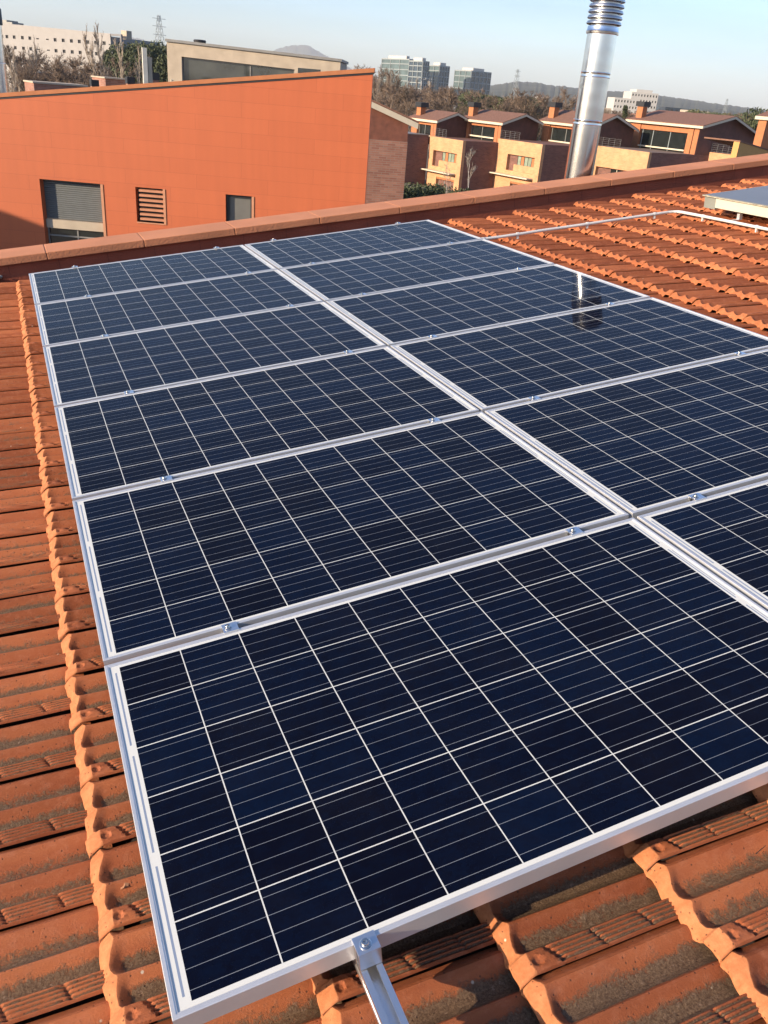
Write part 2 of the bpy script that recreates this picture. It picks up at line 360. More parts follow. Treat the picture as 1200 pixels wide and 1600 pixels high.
rng = np.random.default_rng(7)
def ridge(name, pts, depth, back, m, seed, bump):
    """hill: crest through photo pixels pts at a depth; slopes to the ground in front and behind"""
    r_ = np.random.default_rng(seed); xs = np.arange(pts[0][0], pts[-1][0]+1, 2.0)
    ys = np.interp(xs, [p[0] for p in pts], [p[1] for p in pts]); mb = MB(); rows = []
    nz = np.convolve(r_.normal(0, 1, len(xs)+8), np.ones(3)/3, 'same')[:len(xs)]
    for k, fr in enumerate((0, .25, .5, .72, .88, 1.0, 1.0, 0.6, 0)):
        row = []
        for i, (x, y) in enumerate(zip(xs, ys)):
            dd = depth-back*(1-min(k, 5)/5.0) + (0 if k < 6 else back*.25*(k-5))
            c = at(x, y, depth); base = at(x, y, dd)
            zc = c[2]; z = GZ-2+(zc-GZ+2)*fr+bump*(nz[i]+r_.normal(0, .4))*(1 if 0 < k < 8 else 0)
            row.append(len(mb.v)); mb.v.append((base[0], base[1], z))
        rows.append(row)
    for a, b in zip(rows, rows[1:]):
        mb.f += [(a[i], a[i+1], b[i+1], b[i]) for i in range(len(a)-1)]
    return tag(mb.build(name, m, smooth=True), kind='structure')
ridge('hill', [(480, 140), (560, 139), (660, 140), (740, 136), (765, 134), (800, 128), (830, 128), (862, 133), (905, 138), (950, 142), (985, 143), (1045, 151), (1100, 159), (1160, 167), (1230, 176), (1400, 196)], 3000, 1500, HILLM, 1, 1.6)
ridge('hill', [(430, 122), (520, 138), (700, 150), (800, 152), (900, 156), (960, 160), (1040, 168), (1130, 172), (1200, 181), (1300, 194)], 1700, 500, HILLM, 2, 1.0)
ridge('mountain', [(380, 112), (410, 88), (432, 77), (455, 70), (482, 71), (505, 84), (540, 104), (600, 128)], 8200, 900, HILLM, 3, 5)
ridge('mountain', [(120, 70), (165, 62), (200, 57), (225, 62), (250, 74), (275, 88), (320, 112)], 8000, 900, HILLM, 4, 5)

# ------------------------------------------------------------------ our tiled roof
COURSE, TW, BASE = 0.353, 0.213, -0.153
key = np.array([(-.012, -.021), (-.004, -.0145), (.003, -.0095), (.009, -.0035), (.016, 0), (.026, -.004), (.042, -.017), (.058, -.025), (.072, -.0235), (.083, -.0165), (.095, -.0030), (.100, -.0028),
                (.113, -.0155), (.134, -.025), (.148, -.0235), (.158, -.012), (.165, .0035), (.185, .0055), (.2020, .0055), (.2055, .0045), (.2070, .0012), (.2074, -.0035)])
def P_of(d): return np.interp(d, key[:, 0], key[:, 1])
def sm(x, a, b): t = np.clip((x-a)/(b-a), 0, 1); return t*t*(3-2*t)
SH = np.array([0, .0012, .009, .014, .018, .021, .025, .030, .036, .042, .048, .054, .060, .066, .072, .078, .084, .090, .100, .115, .135, .155, .168, .174, .178, .182, .186, .192, .205, .230, .255, .275, .283, .287, .291, .295, .300, .315, .335, .353, .375, .40])
SH = np.unique(np.append(SH, [.033, .036, .039, .045]))
LOD = [(SH, np.unique(np.concatenate([key[:, 0], np.linspace(.0, .165, 34), np.linspace(.165, .2045, 25)]))),
       (np.array([0, .0015, .018, .030, .036, .044, .055, .066, .078, .09, .17, .178, .186, .25, .283, .291, .353, .39]), np.unique(np.concatenate([key[:, 0], np.linspace(.165, .2045, 13)]))),
       (np.array([0, .0015, .015, .030, .034, .050, .06, .075, .2, .353, .385]), key[:, 0].copy())]
def tile_arrays(lod, r_):
    s, d = LOD[lod]; S, D = np.meshgrid(s, d, indexing='ij')
    P = P_of(D); bw_ = .020+.013*np.clip(1+P/.025, 0, 1)*(.85+.3*r_[3])
    S = np.where(S <= .0301, S*bw_/.030, S+(bw_-.030)*np.clip((.078-S)/.048, 0, 1)); ribz = sm(D, .160, .168)*(1-sm(D, .2025, .2065))
    g_ = np.maximum(sm(S, bw_, bw_+.024), ribz)
    z = P*(g_+(1-g_)*.62)
    if lod < 2:
        rz = ribz*sm(S, .066+(D-.165)*.55, .073+(D-.165)*.55)
        z = z+rz*(0.0022*np.cos(2*np.pi*(D-.1665)/.0097)-.0012)
        for c0, w_ in ((.180, .0042), (.290, .0042)):
            z = z-ribz*.0045*np.exp(-((S-c0-(D-.185)*.35)/w_)**2)
        z = z-ribz*.006*np.exp(-((S-.072-(D-.165)*.55)/.0045)**2)
        rr = np.hypot((S-.046), (D-.187)); z = z-.0034*(1-sm(rr, .006, .0115))+.0012*np.exp(-((rr-.0125)/.002)**2)*(S > .046)
    z = z+.033*(1-S/COURSE)-.004*sm(S, .352, .36)
    z = z-.024*np.clip(1-S/bw_, 0, 1)**1.15-.006*(S < .001)
    wob = .0035*np.sin(D*34+r_[0]*6)+.0005*np.sin(D*210+r_[1]*6)
    u = S+wob*(1-sm(S, .02, .06))
    li = np.clip(sm(D, .026, .064)*(1-sm(D, .084, .097)) + sm(D, .104, .132)*(1-sm(D, .156, .164)), 0, 1)*.92*sm(S, .030, .050)
    li = li+ribz*sm(S, .06, .10)*(.45-.45*np.cos(2*np.pi*(D-.1665)/.0097))+.12*sm(S, .04, .1)
    li = np.where(S < bw_+.001, -.9, li)  # negative values mark the lip for its sunlit lightening
    z = z+.0004*np.sin(S*37+r_[2]*6)
    return u, -D, z, li, s.size, d.size
V_, F_, LI_, SH_ = [], [], [], []; nv = 0
cu = 0.0
cam_roof = np.linalg.inv(A) @ CAM
for k in range(-4, 25):
    u0 = -0.116+COURSE*k; off = 0.0 if k % 2 == 0 else TW/2
    for j in range(-7, 36):
        vj = 0.306-TW*7+TW*(j+1)+off+TW*.0 - 0.0
        vc = vj-TW/2; uc = u0+COURSE/2
        if vc > 6.74+TW*.5 or vc < -1.6: continue
        if 0.30 < uc-.2 and uc+.2 < 3.1 and vc > 0.45 and vc < 5.75: continue     # hidden under the panels
        r_ = rng.random(6); dist = math.hypot(uc-cam_roof[0], vc-cam_roof[1])
        lod = 0 if dist < 2.2 else (1 if dist < 12 else 2)
        u, v, z, li, ns, nd = tile_arrays(lod, r_)
        uu = u0+u+(r_[3]-.5)*.006; vv = vj+v+(r_[4]-.5)*.0025+(r_[5]-.5)*.008*(u/.35)
        zz_ = BASE+z+(r_[0]-.5)*.0025
        vv = np.minimum(vv, 6.752)
        V_.append(np.stack([uu.ravel(), vv.ravel(), zz_.ravel()], 1))
        i = np.arange(ns-1)[:, None]*nd+np.arange(nd-1)[None, :]+nv
        F_.append(np.stack([i, i+1, i+nd+1, i+nd], -1).reshape(-1, 4)[:, ::-1])
        fade = np.clip(1.15-.13*dist, .35, 1.0) if uc > 0.3 else np.clip(1.1-.05*dist, .5, 1)
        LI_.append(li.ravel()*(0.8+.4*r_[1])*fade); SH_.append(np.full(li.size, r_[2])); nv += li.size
V_ = np.concatenate(V_); F_ = np.concatenate(F_); LI_ = np.concatenate(LI_); SH_ = np.concatenate(SH_)
me = bpy.data.meshes.new('tile_roof'); me.vertices.add(len(V_)); me.vertices.foreach_set('co', V_.astype(np.float32).ravel())
me.loops.add(F_.size); me.loops.foreach_set('vertex_index', F_.astype(np.int32).ravel())
me.polygons.add(len(F_)); me.polygons.foreach_set('loop_start', np.arange(0, F_.size, 4, dtype=np.int32))
me.update(calc_edges=True)
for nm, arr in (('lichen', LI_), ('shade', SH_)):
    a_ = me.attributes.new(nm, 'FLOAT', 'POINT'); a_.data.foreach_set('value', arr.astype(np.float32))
me.polygons.foreach_set('use_smooth', np.ones(len(F_), dtype=bool))
me.set_sharp_from_angle(angle=R(27))
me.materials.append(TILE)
print('tiles verts', len(V_))
house = empty('tiled_building', roof_at(0, 6.9, -.2), 'low pitched building roofed in weathered orange clay tiles, carrying all the blue solar panels', 'building')
INV = Matrix.Translation((0, -6.9, .2))      # parts are modelled in roof-plane coordinates
tr = bpy.data.objects.new('tile_roof', me); link(tr, house); tr.matrix_local = INV
def hpart(mb, name, m, parent=None, **kw):
    o = mb.build(name, m, parent or house, **kw)
    if parent is None: o.matrix_local = INV
    return o
ub = MB().box(-1.8, 9.2, -1.9, 6.70, -.55, -.20); hpart(ub, 'roof_deck', mat('dark roof underlay', (.03, .02, .018), .95))
pw = MB().box(-1.8, 9.2, 6.755, 7.07, -.60, -.045)
par = hpart(pw, 'parapet', PARA)
cp = MB(); js = [-1.41, -.62]+[.165+.792*i for i in range(12)]
for a, b in zip(js, js[1:]):
    cp.box(a+.0022, b-.0022, 6.722, 7.115, -.046, .016)
co = cp.build('coping', COPE, par, bevel=.006)
jt = MB()
for a in js[1:-1]: MB().box(a-.0021, a+.0021, 6.730, 7.105, -.044, .0140).build('mortar_joint', mat('dark joint', (.32, .13, .07), .95), par)
for i in range(22): MB().box(-.15+.395*i, -.147+.395*i, 6.7535, 6.7545, -.13, -.047).build('flashing_seam', mat('seam', (.16, .045, .03), .9), par)
mo = MB()
rm = np.random.default_rng(5)
for i in range(40):
    c_ = (-.56+rm.random()*.34, 6.70+rm.random()*.04, -.145+rm.random()*.02); r0 = .014+.016*rm.random()
    mo.lathe([(0.001, c_[2]-r0), (r0*.9, c_[2]-r0*.3), (r0, c_[2]+.2*r0), (r0*.6, c_[2]+r0*.7), (.001, c_[2]+r0*.8)], 7, c_[:2])
hpart(mo, 'mortar_patch', MORTAR, smooth=True)
wl = MB().box(-1.7, 9.1, -1.8, 7.0, -9.0, -.62); hpart(wl, 'wall', mat('red brown wall', (.30, .12, .08), .9))

# ------------------------------------------------------------------ solar panels
PW, PH, GU, GV = 1.650, 0.990, 0.0151, 0.0220
def frame_mesh():
    mb = MB(); prof = [(0, -.040), (0, -.0012), (.0012, 0), (.0075, 0), (.0085, -.0010), (.0105, -.0010), (.0115, -.0030), (.0115, -.006), (.002, -.006), (.002, -.038), (.028, -.038), (.028, -.040)]
    cs = [(0, 0, 1, 1), (PW, 0, -1, 1), (PW, PH, -1, -1), (0, PH, 1, -1)]; n = len(prof)
    for (cx, cy, sx, sy) in cs:
        for o, z in prof: mb.v.append((cx+sx*o, cy+sy*o, z))
    for c in range(4):
        a, b = c*n, ((c+1) % 4)*n
        for k in range(n):
            k2 = (k+1) % n; mb.f.append((a+k, b+k, b+k2, a+k2))
    return mb
fm = frame_mesh()
pan0 = empty('solar_panel', roof_at(0, 0, 0), 'x', 'solar panel', 'solar panels in two columns on the tiled roof')
fm.build('frame', ALU, pan0)
lm_ = MB().box(.0113, PW-.0113, .0113, PH-.0113, -.0062, -.0031)
lm_.build('cell_laminate', CELL, pan0)
bs = MB().box(.72, .86, .40, .50, -.024, -.0064); bs.build('junction_box', BLACKM, pan0)
rowsL = ['nearest of all, above the bare rail end', 'second from the camera', 'third from the camera', 'fourth from the camera', 'fifth from the camera', 'farthest, at the parapet']
rowsR = ['nearest, only its corner in frame', 'second from the camera, cut by the frame', 'third from the camera',
         'fourth from the camera, reflecting the flue', 'fifth from the camera', 'farthest, beside the conduit']
for c in range(2):
    for r in range(6):
        mw = roof_at(c*(PW+GU), r*(PH+GV), 0)
        p = pan0 if (c, r) == (0, 0) else copy_tree(pan0, mw)
        if (c, r) != (0, 0): p.matrix_world = mw
        p['label'] = ('blue solar panel in the left column, '+rowsL[r]) if c == 0 else ('blue solar panel in the right column, '+rowsR[r])
# rails with clamps
def rail(u, label, v0=-.42, v1=6.05):
    e_ = empty('mounting_rail', roof_at(u, 0, -.080), label, 'rail', 'aluminium rails under the panels')
    mb = MB(); w = .020; t = .0022
    pr = [(-w, 0), (w, 0), (w, .0395), (.0085, .0395), (.0085, .0360), (.0150, .0350), (.0150, .0180), (-.0150, .0180), (-.0150, .0350), (-.0085, .0360), (-.0085, .0395), (-w, .0395),
          (-w, .028), (-w+.0025, .026), (-w+.0025, .014), (-w, .012)]
    mb.prism([(x, v0, z) for x, z in pr][::-1], (0, v1-v0, 0))
    mb.build('rail_profile', ALU2, e_)
    for r in range(5):
        vc = PH+GV/2+r*(PH+GV)
        pl = MB().box(-.021, .021, vc-.0195, vc+.0195, .0803, .0832)
        pl.box(-.021, .021, vc-.0085, vc-.0060, .042, .0802); pl.box(-.021, .021, vc+.0060, vc+.0085, .042, .0802)
        c_ = pl.build('clamp', ALU2, e_, bevel=.0006)
        bolt(c_, -.006, vc, .0832)
    for vc, s in ((-.012, -1), (6*PH+5*GV+.012, 1)):
        y0, y1 = sorted((vc+s*.014, vc-s*.022))
        pl = MB().box(-.021, .021, y0, y1, .0803, .0840)
        yo = vc+s*.014
        a, b = sorted((yo, yo-s*.004)); pl.box(-.021, .021, a, b, .0415, .0802)
        a, b = sorted((vc-s*.0085, vc-s*.0045)); pl.box(-.0205, .0205, a, b, .0415, .0802)
        c_ = pl.build('end_clamp', ALU2, e_, bevel=.0007)
        bolt(c_, -.002, vc-s*.002, .0840)
    for r in range(7):
        MB().box(-.016, .016, -.17+r*1.02, -.14+r*1.02, -.045, -.0003).build('roof_hook', STEEL, e_)
    return e_
def bolt(par_, x, y, z):
    b = MB().lathe([(.0105, z), (.0112, z+.0008), (.0095, z+.0018), (.0072, z+.0022), (.0070, z+.0072), (.0064, z+.0080), (.0038, z+.0080), (.0036, z+.0038), (.0001, z+.0036)], 20, (x, y))
    b.build('bolt', STEEL, par_, smooth=True)
rail(.336, 'silver mounting rail poking out under the nearest panel at the bottom of the photo')
rail(1.436, 'silver mounting rail under the right part of the left column of panels')
rail(1.912, 'silver mounting rail under the left part of the right column of panels')
rail(3.030, 'silver mounting rail under the right part of the right column of panels')

# ------------------------------------------------------------------ conduit and thermal collector
cdt = empty('cable_conduit', roof_at(3.3, 5.435, -.106), 'pale grey conduit crossing the tiles and bending in front of the thermal collector', 'conduit')
pts = [(-.1, 0, .0)]+[(0.2*i, .004*math.sin(i*1.7), .012+.001*math.sin(i*2.1)) for i in range(1, 11)]
pts += [(2.10, -.003, .012), (2.145, -.012, .012), (2.175, -.035, .012), (2.187, -.07, .012)]
pts += [(2.187+.012*i*.5, -.07-.25*i, .012+.001*math.sin(i)) for i in range(1, 9)]
tb = MB()
for a, b in zip(pts, pts[1:]): tb.tube(a, b, .0120, seg=14, cap=False)
tb.build('tube', WHITEPVC, cdt, smooth=True)
for cx, cy, ax in ((.22, 0, 0), (.55, 0, 0), (1.24, 0, 0), (1.95, 0, 0), (2.195, -.34, 1), (2.21, -.95, 1)):
    cl = MB()
    if ax == 0: cl.tube((cx-.011, cy, .012), (cx+.011, cy, .012), .0155, seg=14).box(cx-.006, cx+.006, cy-.010, cy+.010, -.028, .002)
    else: cl.tube((cx, cy-.011, .012), (cx, cy+.011, .012), .0155, seg=14).box(cx-.010, cx+.010, cy-.006, cy+.006, -.028, .002)
    cl.build('clip', WHITEPVC, cdt)
col_ = empty('thermal_collector', roof_at(5.63, 5.28, -.06), 'flat grey glazed thermal collector with a bright edge, on the tiles at right', 'solar collector')
b_ = MB().box(.012, 1.98, -2.2, -.15, .015, .100); b_.build('frame', mat('cream aluminium', (.54, .52, .42), .5, .2, .05, 6), col_, bevel=.003)
b_ = MB().box(.014, 1.97, -.149, -.012, .002, .098); b_.build('end_cap', mat('dull grey metal', (.22, .23, .20), .6, .3), col_)
b_ = MB().box(-.008, 2.0, -2.21, .0, .1005, .108); b_.build('rim', mat('weathered rim', (.40, .37, .27), .6, .3, .45, 40), col_)
b_ = MB().box(.012, 1.97, -2.19, -.02, .1082, .1105); b_.build('glass', mat('grey collector glass', (.17, .18, .19), .45, 0, .08, 3, 0, 1, .3, .1), col_)
for yy in (-.42, -1.7):
    b_ = MB(); b_.box(-.05, .06, yy-.015, yy+.015, -.050, -.044); b_.box(.03, .06, yy-.015, yy+.015, -.044, -.0003); b_.build('bracket', ALU, col_)

# ------------------------------------------------------------------ steel flues
def flue(name, loc, r, z0, seams, ztop, label, cap=True):
    e_ = empty(name, T3(loc), label, 'chimney flue')
    dz = lambda z: z-loc[2]
    ed = [z0]+seams+[ztop]
    for a, b in zip(ed, ed[1:]):
        rr = r*(1.0+.003*math.sin(a*9)); mb = MB()
        n = 14; mb.lathe([(rr*(1+.0006*math.sin(7*i/n*3+a)), dz(a+.003+(b-a-.006)*i/n)) for i in range(n+1)], 96)
        mb.build('pipe_section', INOX, e_, smooth=True)
    for s in seams:
        mb = MB(); mb.lathe([(r*1.0, dz(s-.026)), (r*1.010, dz(s-.024)), (r*1.010, dz(s-.018)), (r*1.003, dz(s-.014)), (r*1.003, dz(s+.014)), (r*1.010, dz(s+.018)), (r*1.010, dz(s+.024)), (r*1.0, dz(s+.026))], 96)
        mb.build('seam_band', INOX, e_, smooth=True)
    return e_, dz
FR = .152
fe, dz = flue('steel_flue', (5.766, 7.45, -1.0), FR, -1.0, [.30, 1.238, 1.692], 2.075, 'shiny round steel flue with a ribbed cap standing behind the roof parapet')
mb = MB(); mb.lathe([(FR, dz(2.06)), (FR*1.10, dz(2.065)), (FR*1.11, dz(2.085)), (FR*1.06, dz(2.095)), (FR*1.06, dz(2.12)), (FR*1.04, dz(2.13))], 96); mb.build('collar', INOX, fe, smooth=True)
pr = []; z = 2.128
for i in range(7):
    pr += [(FR*.88, dz(z)), (FR*.88, dz(z+.016)), (FR*1.10, dz(z+.017)), (FR*1.175, dz(z+.024)), (FR*1.175, dz(z+.030)), (FR*1.10, dz(z+.048))]; z += .0505
pr += [(FR*1.0, dz(z)), (FR*.6, dz(z+.02)), (.001, dz(z+.03))]
mb = MB().lathe(pr, 96); mb.build('ribbed_cap', RIBM, fe, smooth=True)
lt = MB().box(-.155, -.149, -.012, .012, dz(1.55), dz(1.60)).box(-.158, -.150, -.02, .02, dz(1.56), dz(1.585)); lt.build('latch', STEEL, fe)
lf = at(0, 110, 46)
f2, dz2 = flue('steel_flue', (lf[0], lf[1], GZ+4), .33, GZ+4, [-2.5, -.3, 1.2], 3.0, 'steel flue with a black cap cut by the left edge of the photo')
mb = MB().lathe([(.33, dz2(2.99)), (.40, dz2(3.01)), (.40, dz2(3.75)), (.36, dz2(3.8)), (.001, dz2(3.82))], 48); mb.build('cap', BLACKM, f2, smooth=True)

# ------------------------------------------------------------------ orange panel-clad building
OW = CAM+FH*38   # wall plane, a measured along TH
orot = math.atan2(TH[1], TH[0])
OM = T3((OW[0], OW[1], GZ), orot)
ob = empty('orange_building', OM, 'big building clad in bright orange panels with a garage shutter and a louvre', 'building')
def zz2(z): return z-GZ
top = lambda a: 2.02+.134*(a+1.92)-GZ
def orange_mat():
    m = brickmat('orange cladding panels', (0.475, 0.112, 0.036), (0.50, 0.120, 0.039), (0.395, 0.090, 0.030), 3.05, 0.585, 0.009, 'xz', .62, 0, .37, .15, .15)
    n, l = nodes_of(m); b = n['Principled BSDF']; src = b.inputs['Base Color'].links[0].from_socket
    tc = n.new('ShaderNodeTexCoord'); mp = n.new('ShaderNodeMapping'); mp.inputs['Scale'].default_value = (2.2, 1, .16); l.new(tc.outputs['Object'], mp.inputs[0])
    nz = n.new('ShaderNodeTexNoise'); nz.inputs['Scale'].default_value = 1.6; nz.inputs['Detail'].default_value = 6; l.new(mp.outputs[0], nz.inputs['Vector'])
    mr = n.new('ShaderNodeMapRange'); mr.inputs[1].default_value = .3; mr.inputs[2].default_value = .7; mr.inputs[3].default_value = .95; mr.inputs[4].default_value = 1.03; l.new(nz.outputs['Fac'], mr.inputs[0])
    mu = n.new('ShaderNodeMix'); mu.data_type = 'RGBA'; mu.blend_type = 'MULTIPLY'; mu.inputs[0].default_value = 1
    l.new(src, mu.inputs[6]); l.new(mr.outputs[0], mu.inputs[7]); l.new(mu.outputs[2], b.inputs['Base Color'])
    return m
ORG = orange_mat()
HOLES = [(-15.93, -13.22, 0, zz2(-3.08)), (-11.80, -10.55, zz2(-4.50), zz2(-3.08)), (-7.91, -6.72, zz2(-4.6), zz2(-3.07))]
A0, A1 = -25.0, -1.92
w_ = MB().holes(A1-A0, 0.0, zz2(-2.9), HOLES, .42, A0)
w_.prism([(A0, 0, zz2(-2.9)), (A1, 0, zz2(-2.9)), (A1, 0, top(A1)), (A0, 0, top(A0))], (0, .42, 0))
w_.build('facade_wall', ORG, ob)
sv = np.array([-math.sin(R(33.8)), math.cos(R(33.8)), 0])*13       # side wall follows the street grid
sw = MB(); sw.quad((A1, .42, 0), (A1+sv[0]*.98, sv[1], 0), (A1+sv[0]*.98, sv[1], top(A1)-3.2), (A1, .42, top(A1))); sw.build('side_wall', ORG, ob)
rf = MB(); rf.quad((A0, .1, top(A0)-.03), (A1-.02, .1, top(A1)-.03), (A1+sv[0], sv[1], top(A1)-3.3), (A0, sv[1], top(A0)-1.4)); rf.build('roof', GREYM, ob)
cpn = MB().prism([(A0, -.05, top(A0)), (A1+.06, -.05, top(A1)+.005), (A1+.06, -.05, top(A1)+.16), (A0, -.05, top(A0)+.15)], (0, .55, 0)); cpn.build('coping', TERRA, ob)
dl = MB().prism([(A0, -.02, top(A0)-.07), (A1+.03, -.02, top(A1)-.07), (A1+.03, -.02, top(A1)-.004), (A0, -.02, top(A0)-.004)], (0, .018, 0)); dl.build('drip_edge', BLACKM, ob)
# garage opening
sh = MB(); z = zz2(-4.72)
while z < zz2(-3.10):
    z2 = min(z+.085, zz2(-3.09)); sh.prism([(-15.90, .36, z), (-15.90, .335, z+.02), (-15.90, .335, z2-.02), (-15.90, .36, z2)], (2.65, 0, 0)); z += .085
shutter = sh.build('roller_shutter', SHUT, ob)
bm_ = MB().box(-15.90, -13.25, .20, .40, zz2(-5.10), zz2(-4.74)); bm_.build('sill_beam', CONC, ob)
gl_ = MB().box(-15.90, -13.25, .34, .38, 0.02, zz2(-5.12)); gw = gl_.build('garage_window', GLASSD, ob)
gf = MB()
for a in (-15.9, -14.6, -13.31): gf.box(a, a+.06, .30, .338, 0.02, zz2(-5.13))
gf.box(-15.9, -13.25, .295, .335, zz2(-5.45), zz2(-5.39)); gf.build('window_frame', GREYM, gw)
JAMB = mat('pale orange jamb', (.52, .24, .13), .6)
MB().box(-13.30, -13.19, -.03, .36, .3, zz2(-3.09)).build('door_jamb', JAMB, ob)
louv = MB().box(-11.78, -10.57, .3, .34, zz2(-4.49), zz2(-3.09)).build('louvre_recess', BLACKM, ob)
for i in range(7):
    zc = zz2(-4.42)+i*.194
    MB().prism([(-11.66, .02, zc+.0), (-11.66, .14, zc+.02), (-11.66, .14, zc+.10), (-11.66, .02, zc+.085)], (1.05, 0, 0)).build('louvre_slat', mat('pale orange slat', (.50, .22, .12), .6), louv)
MB().box(-10.61, -10.51, -.03, .29, zz2(-4.54), zz2(-3.08)).build('louvre_frame', JAMB, louv)
MB().box(-11.80, -10.612, -.03, .29, zz2(-4.55), zz2(-4.50)).build('louvre_frame', JAMB, louv)
wi = MB().box(-7.88, -6.75, .22, .25, zz2(-4.58), zz2(-3.09)).build('window', mat('grey pane', (.15, .15, .14), .25, 0, .12, 1.2, 0, 1, .6), ob)
wf = MB().box(-7.90, -7.80, .12, .22, zz2(-4.58), zz2(-3.09)).box(-6.86, -6.77, .12, .22, zz2(-4.58), zz2(-3.09)).box(-7.80, -6.86, .14, .219, zz2(-3.18), zz2(-3.09)); wf.build('window_frame', BLACKM, wi)
MB().box(-6.78, -6.68, -.03, .30, zz2(-4.59), zz2(-3.08)).build('window_jamb', JAMB, wi)

# roofscape just behind the orange building
def small_block(name, px, py, dep, w, d, h_, m, label, cat, rz=R(9), capm=None, capname='cap', caph=.25, over=.08, body='body', group=None):
    p = at(px, py, dep); e_ = empty(name, T3((p[0], p[1], GZ), rz), label, cat, group); zt = p[2]-GZ
    MB().box(-w/2, w/2, 0, d, 0.0, zt).build(body, m, e_)
    if capm: MB().box(-w/2-over, w/2+over, -over, d+over, zt+.002, zt+caph).build(capname, capm, e_)
    return e_, zt
for i, (px, py, dep_, lab) in enumerate(((149, 131, 60, 'brick chimney with a black cap, leftmost behind the orange wall'), (205, 127, 58, 'brick chimney with a black cap, between the brick parapet and the pale duct'), (243, 121, 55, 'brick chimney with a black cap beside the pale upright duct'))):
    small_block('brick_chimney', px, py+4, dep_, .46, .46, 1, RDBRICK, lab, 'chimney', capm=BLACKM, caph=.42, over=.04, group='capped chimneys behind the orange wall')
small_block('brick_parapet_block', 95, 133, 75, 4.6, 4, 1, RDBRICK, 'low brick block with a pale rim under the bare trees at left', 'building', capm=CONC, capname='rim', caph=.14)
small_block('brick_parapet_block', 183, 124, 68, 1.9, 4, 1, RDBRICK, 'small brick block between the first two capped chimneys', 'building', capm=CONC, capname='rim', caph=.10)
small_block('brick_house_block', 85, 116, 120, 5, 6, 1, RDBRICK, 'distant brick block half hidden in bare brown trees', 'building', capm=CONC, capname='rim', caph=.2)
dk = at(229, 130, 48); du = empty('vent_duct', T3((dk[0], dk[1], GZ)), 'pale upright square duct rising behind the orange wall', 'duct')
zt = at(226, 75, 48)[2]-GZ
MB().box(-.15, .10, 0, .25, 0, zt).build('shaft', mat('pale duct', (.62, .60, .52), .6), du)
MB().box(.14, .36, .05, .3, 0, zt-.45).build('side_shaft', CONC, du)
pp = at(250, 131, 46); pi = empty('roof_pipe', T3((pp[0], pp[1], pp[2]-.35)), 'bent pale pipe lying along the top of the orange wall', 'pipe')
tb = MB(); q = [(0, 0, 0), (.15, 0, .22), (.35, 0, .34), (.65, 0, .37), (1.35, 0, .30)]
for a, b in zip(q, q[1:]): tb.tube(a, b, .07, seg=10)
tb.tube((.62, 0, .37), (.62, 0, .62), .035).tube((.62, 0, .55), (.74, 0, .60), .03)
tb.build('tube', CREAM, pi, smooth=True)
# concrete framed pavilion
cb0 = at(263, 140, 62); CBM = T3((cb0[0], cb0[1], GZ), orot)
pvn = empty('concrete_pavilion', CBM, 'beige concrete framed building with a long window strip behind the orange wall', 'building')
s62 = 62/1310.6
def cbz(px, py): return at(px, py, 62*(1))[2]-GZ
wd_ = 267*s62*1.00
zl, zr = cbz(263, 66)-.0, cbz(530, 97)
def lerp(a): return zl+(zr-zl)*a/wd_
W0, W1 = 1.05, 9.3
fr = MB()
fr.prism([(0, 0, 0), (W0, 0, 0), (W0, 0, lerp(W0)-.02), (0, 0, zl-.02)], (0, 6, 0))
fr.prism([(W0, 0, lerp(W0)-.86), (W1, 0, lerp(W1)-.84), (W1, 0, lerp(W1)-.02), (W0, 0, lerp(W0)-.02)], (0, .5, 0))
fr.prism([(W1, 0, 0), (wd_, 0, 0), (wd_, 0, zr-.02), (W1, 0, lerp(W1)-.02)], (0, 6, 0))
fr.build('concrete_frame', CONC, pvn)
MB().prism([(-.08, -.12, zl), (wd_+.1, -.12, zr), (wd_+.1, -.12, zr+.17), (-.08, -.12, zl+.17)], (0, 6.5, 0)).build('roof', GREYM, pvn)
gp = MB().prism([(W0, .28, 0), (W1, .28, 0), (W1, .28, lerp(W1)-.8), (W0, .28, lerp(W0)-.8)], (0, .05, 0)).build('window_strip', mat('dim glazing', (.045, .05, .045), .06, 0, .5, .5, 0, 1, .8, .6), pvn)
fz = MB()
for a in (W0, 6.0, W1-.08): fz.box(a, a+.07, .2, .279, 0, lerp(a+.1)-.87)
fz.prism([(W0, .2, lerp(W0)-.93), (W1, .2, lerp(W1)-.91), (W1, .2, lerp(W1)-.862), (W0, .2, lerp(W0)-.882)], (0, .07, 0)); fz.build('mullion', GREYM, gp)
MB().box(W0+.1, W1-.4, 1.6, 1.7, 0, zr-1.4).build('inner_wall', CONC, pvn)
MB().box(W1+.25, W1+1.9, -.012, .05, zr-.95, zr-.62).build('slot_window', GLASSD, pvn)
dm = MB().lathe([(.42, lerp(2.0)+.12), (.46, lerp(2.0)+.30), (.40, lerp(2.0)+.36), (.001, lerp(2.0)+.38)], 20, (2.2, .9)); dm.build('roof_vent', BLACKM, pvn)

# neighbour out of frame on the left; its roof shades the foot of the orange wall
nb = empty('brick_neighbour', T3((-29, 33, GZ)), 'brown brick house with a low gabled roof left of the orange building', 'house')
MB().box(-5, 5, -7, 7, 0, 11.9).build('wall', BRBRICK, nb)
MB().prism([(-5.3, -7.3, 11.92), (5.0, -7.3, 12.2), (0, -7.3, 13.2)], (0, 14.6, 0)).build('roof', ROOFT, nb)

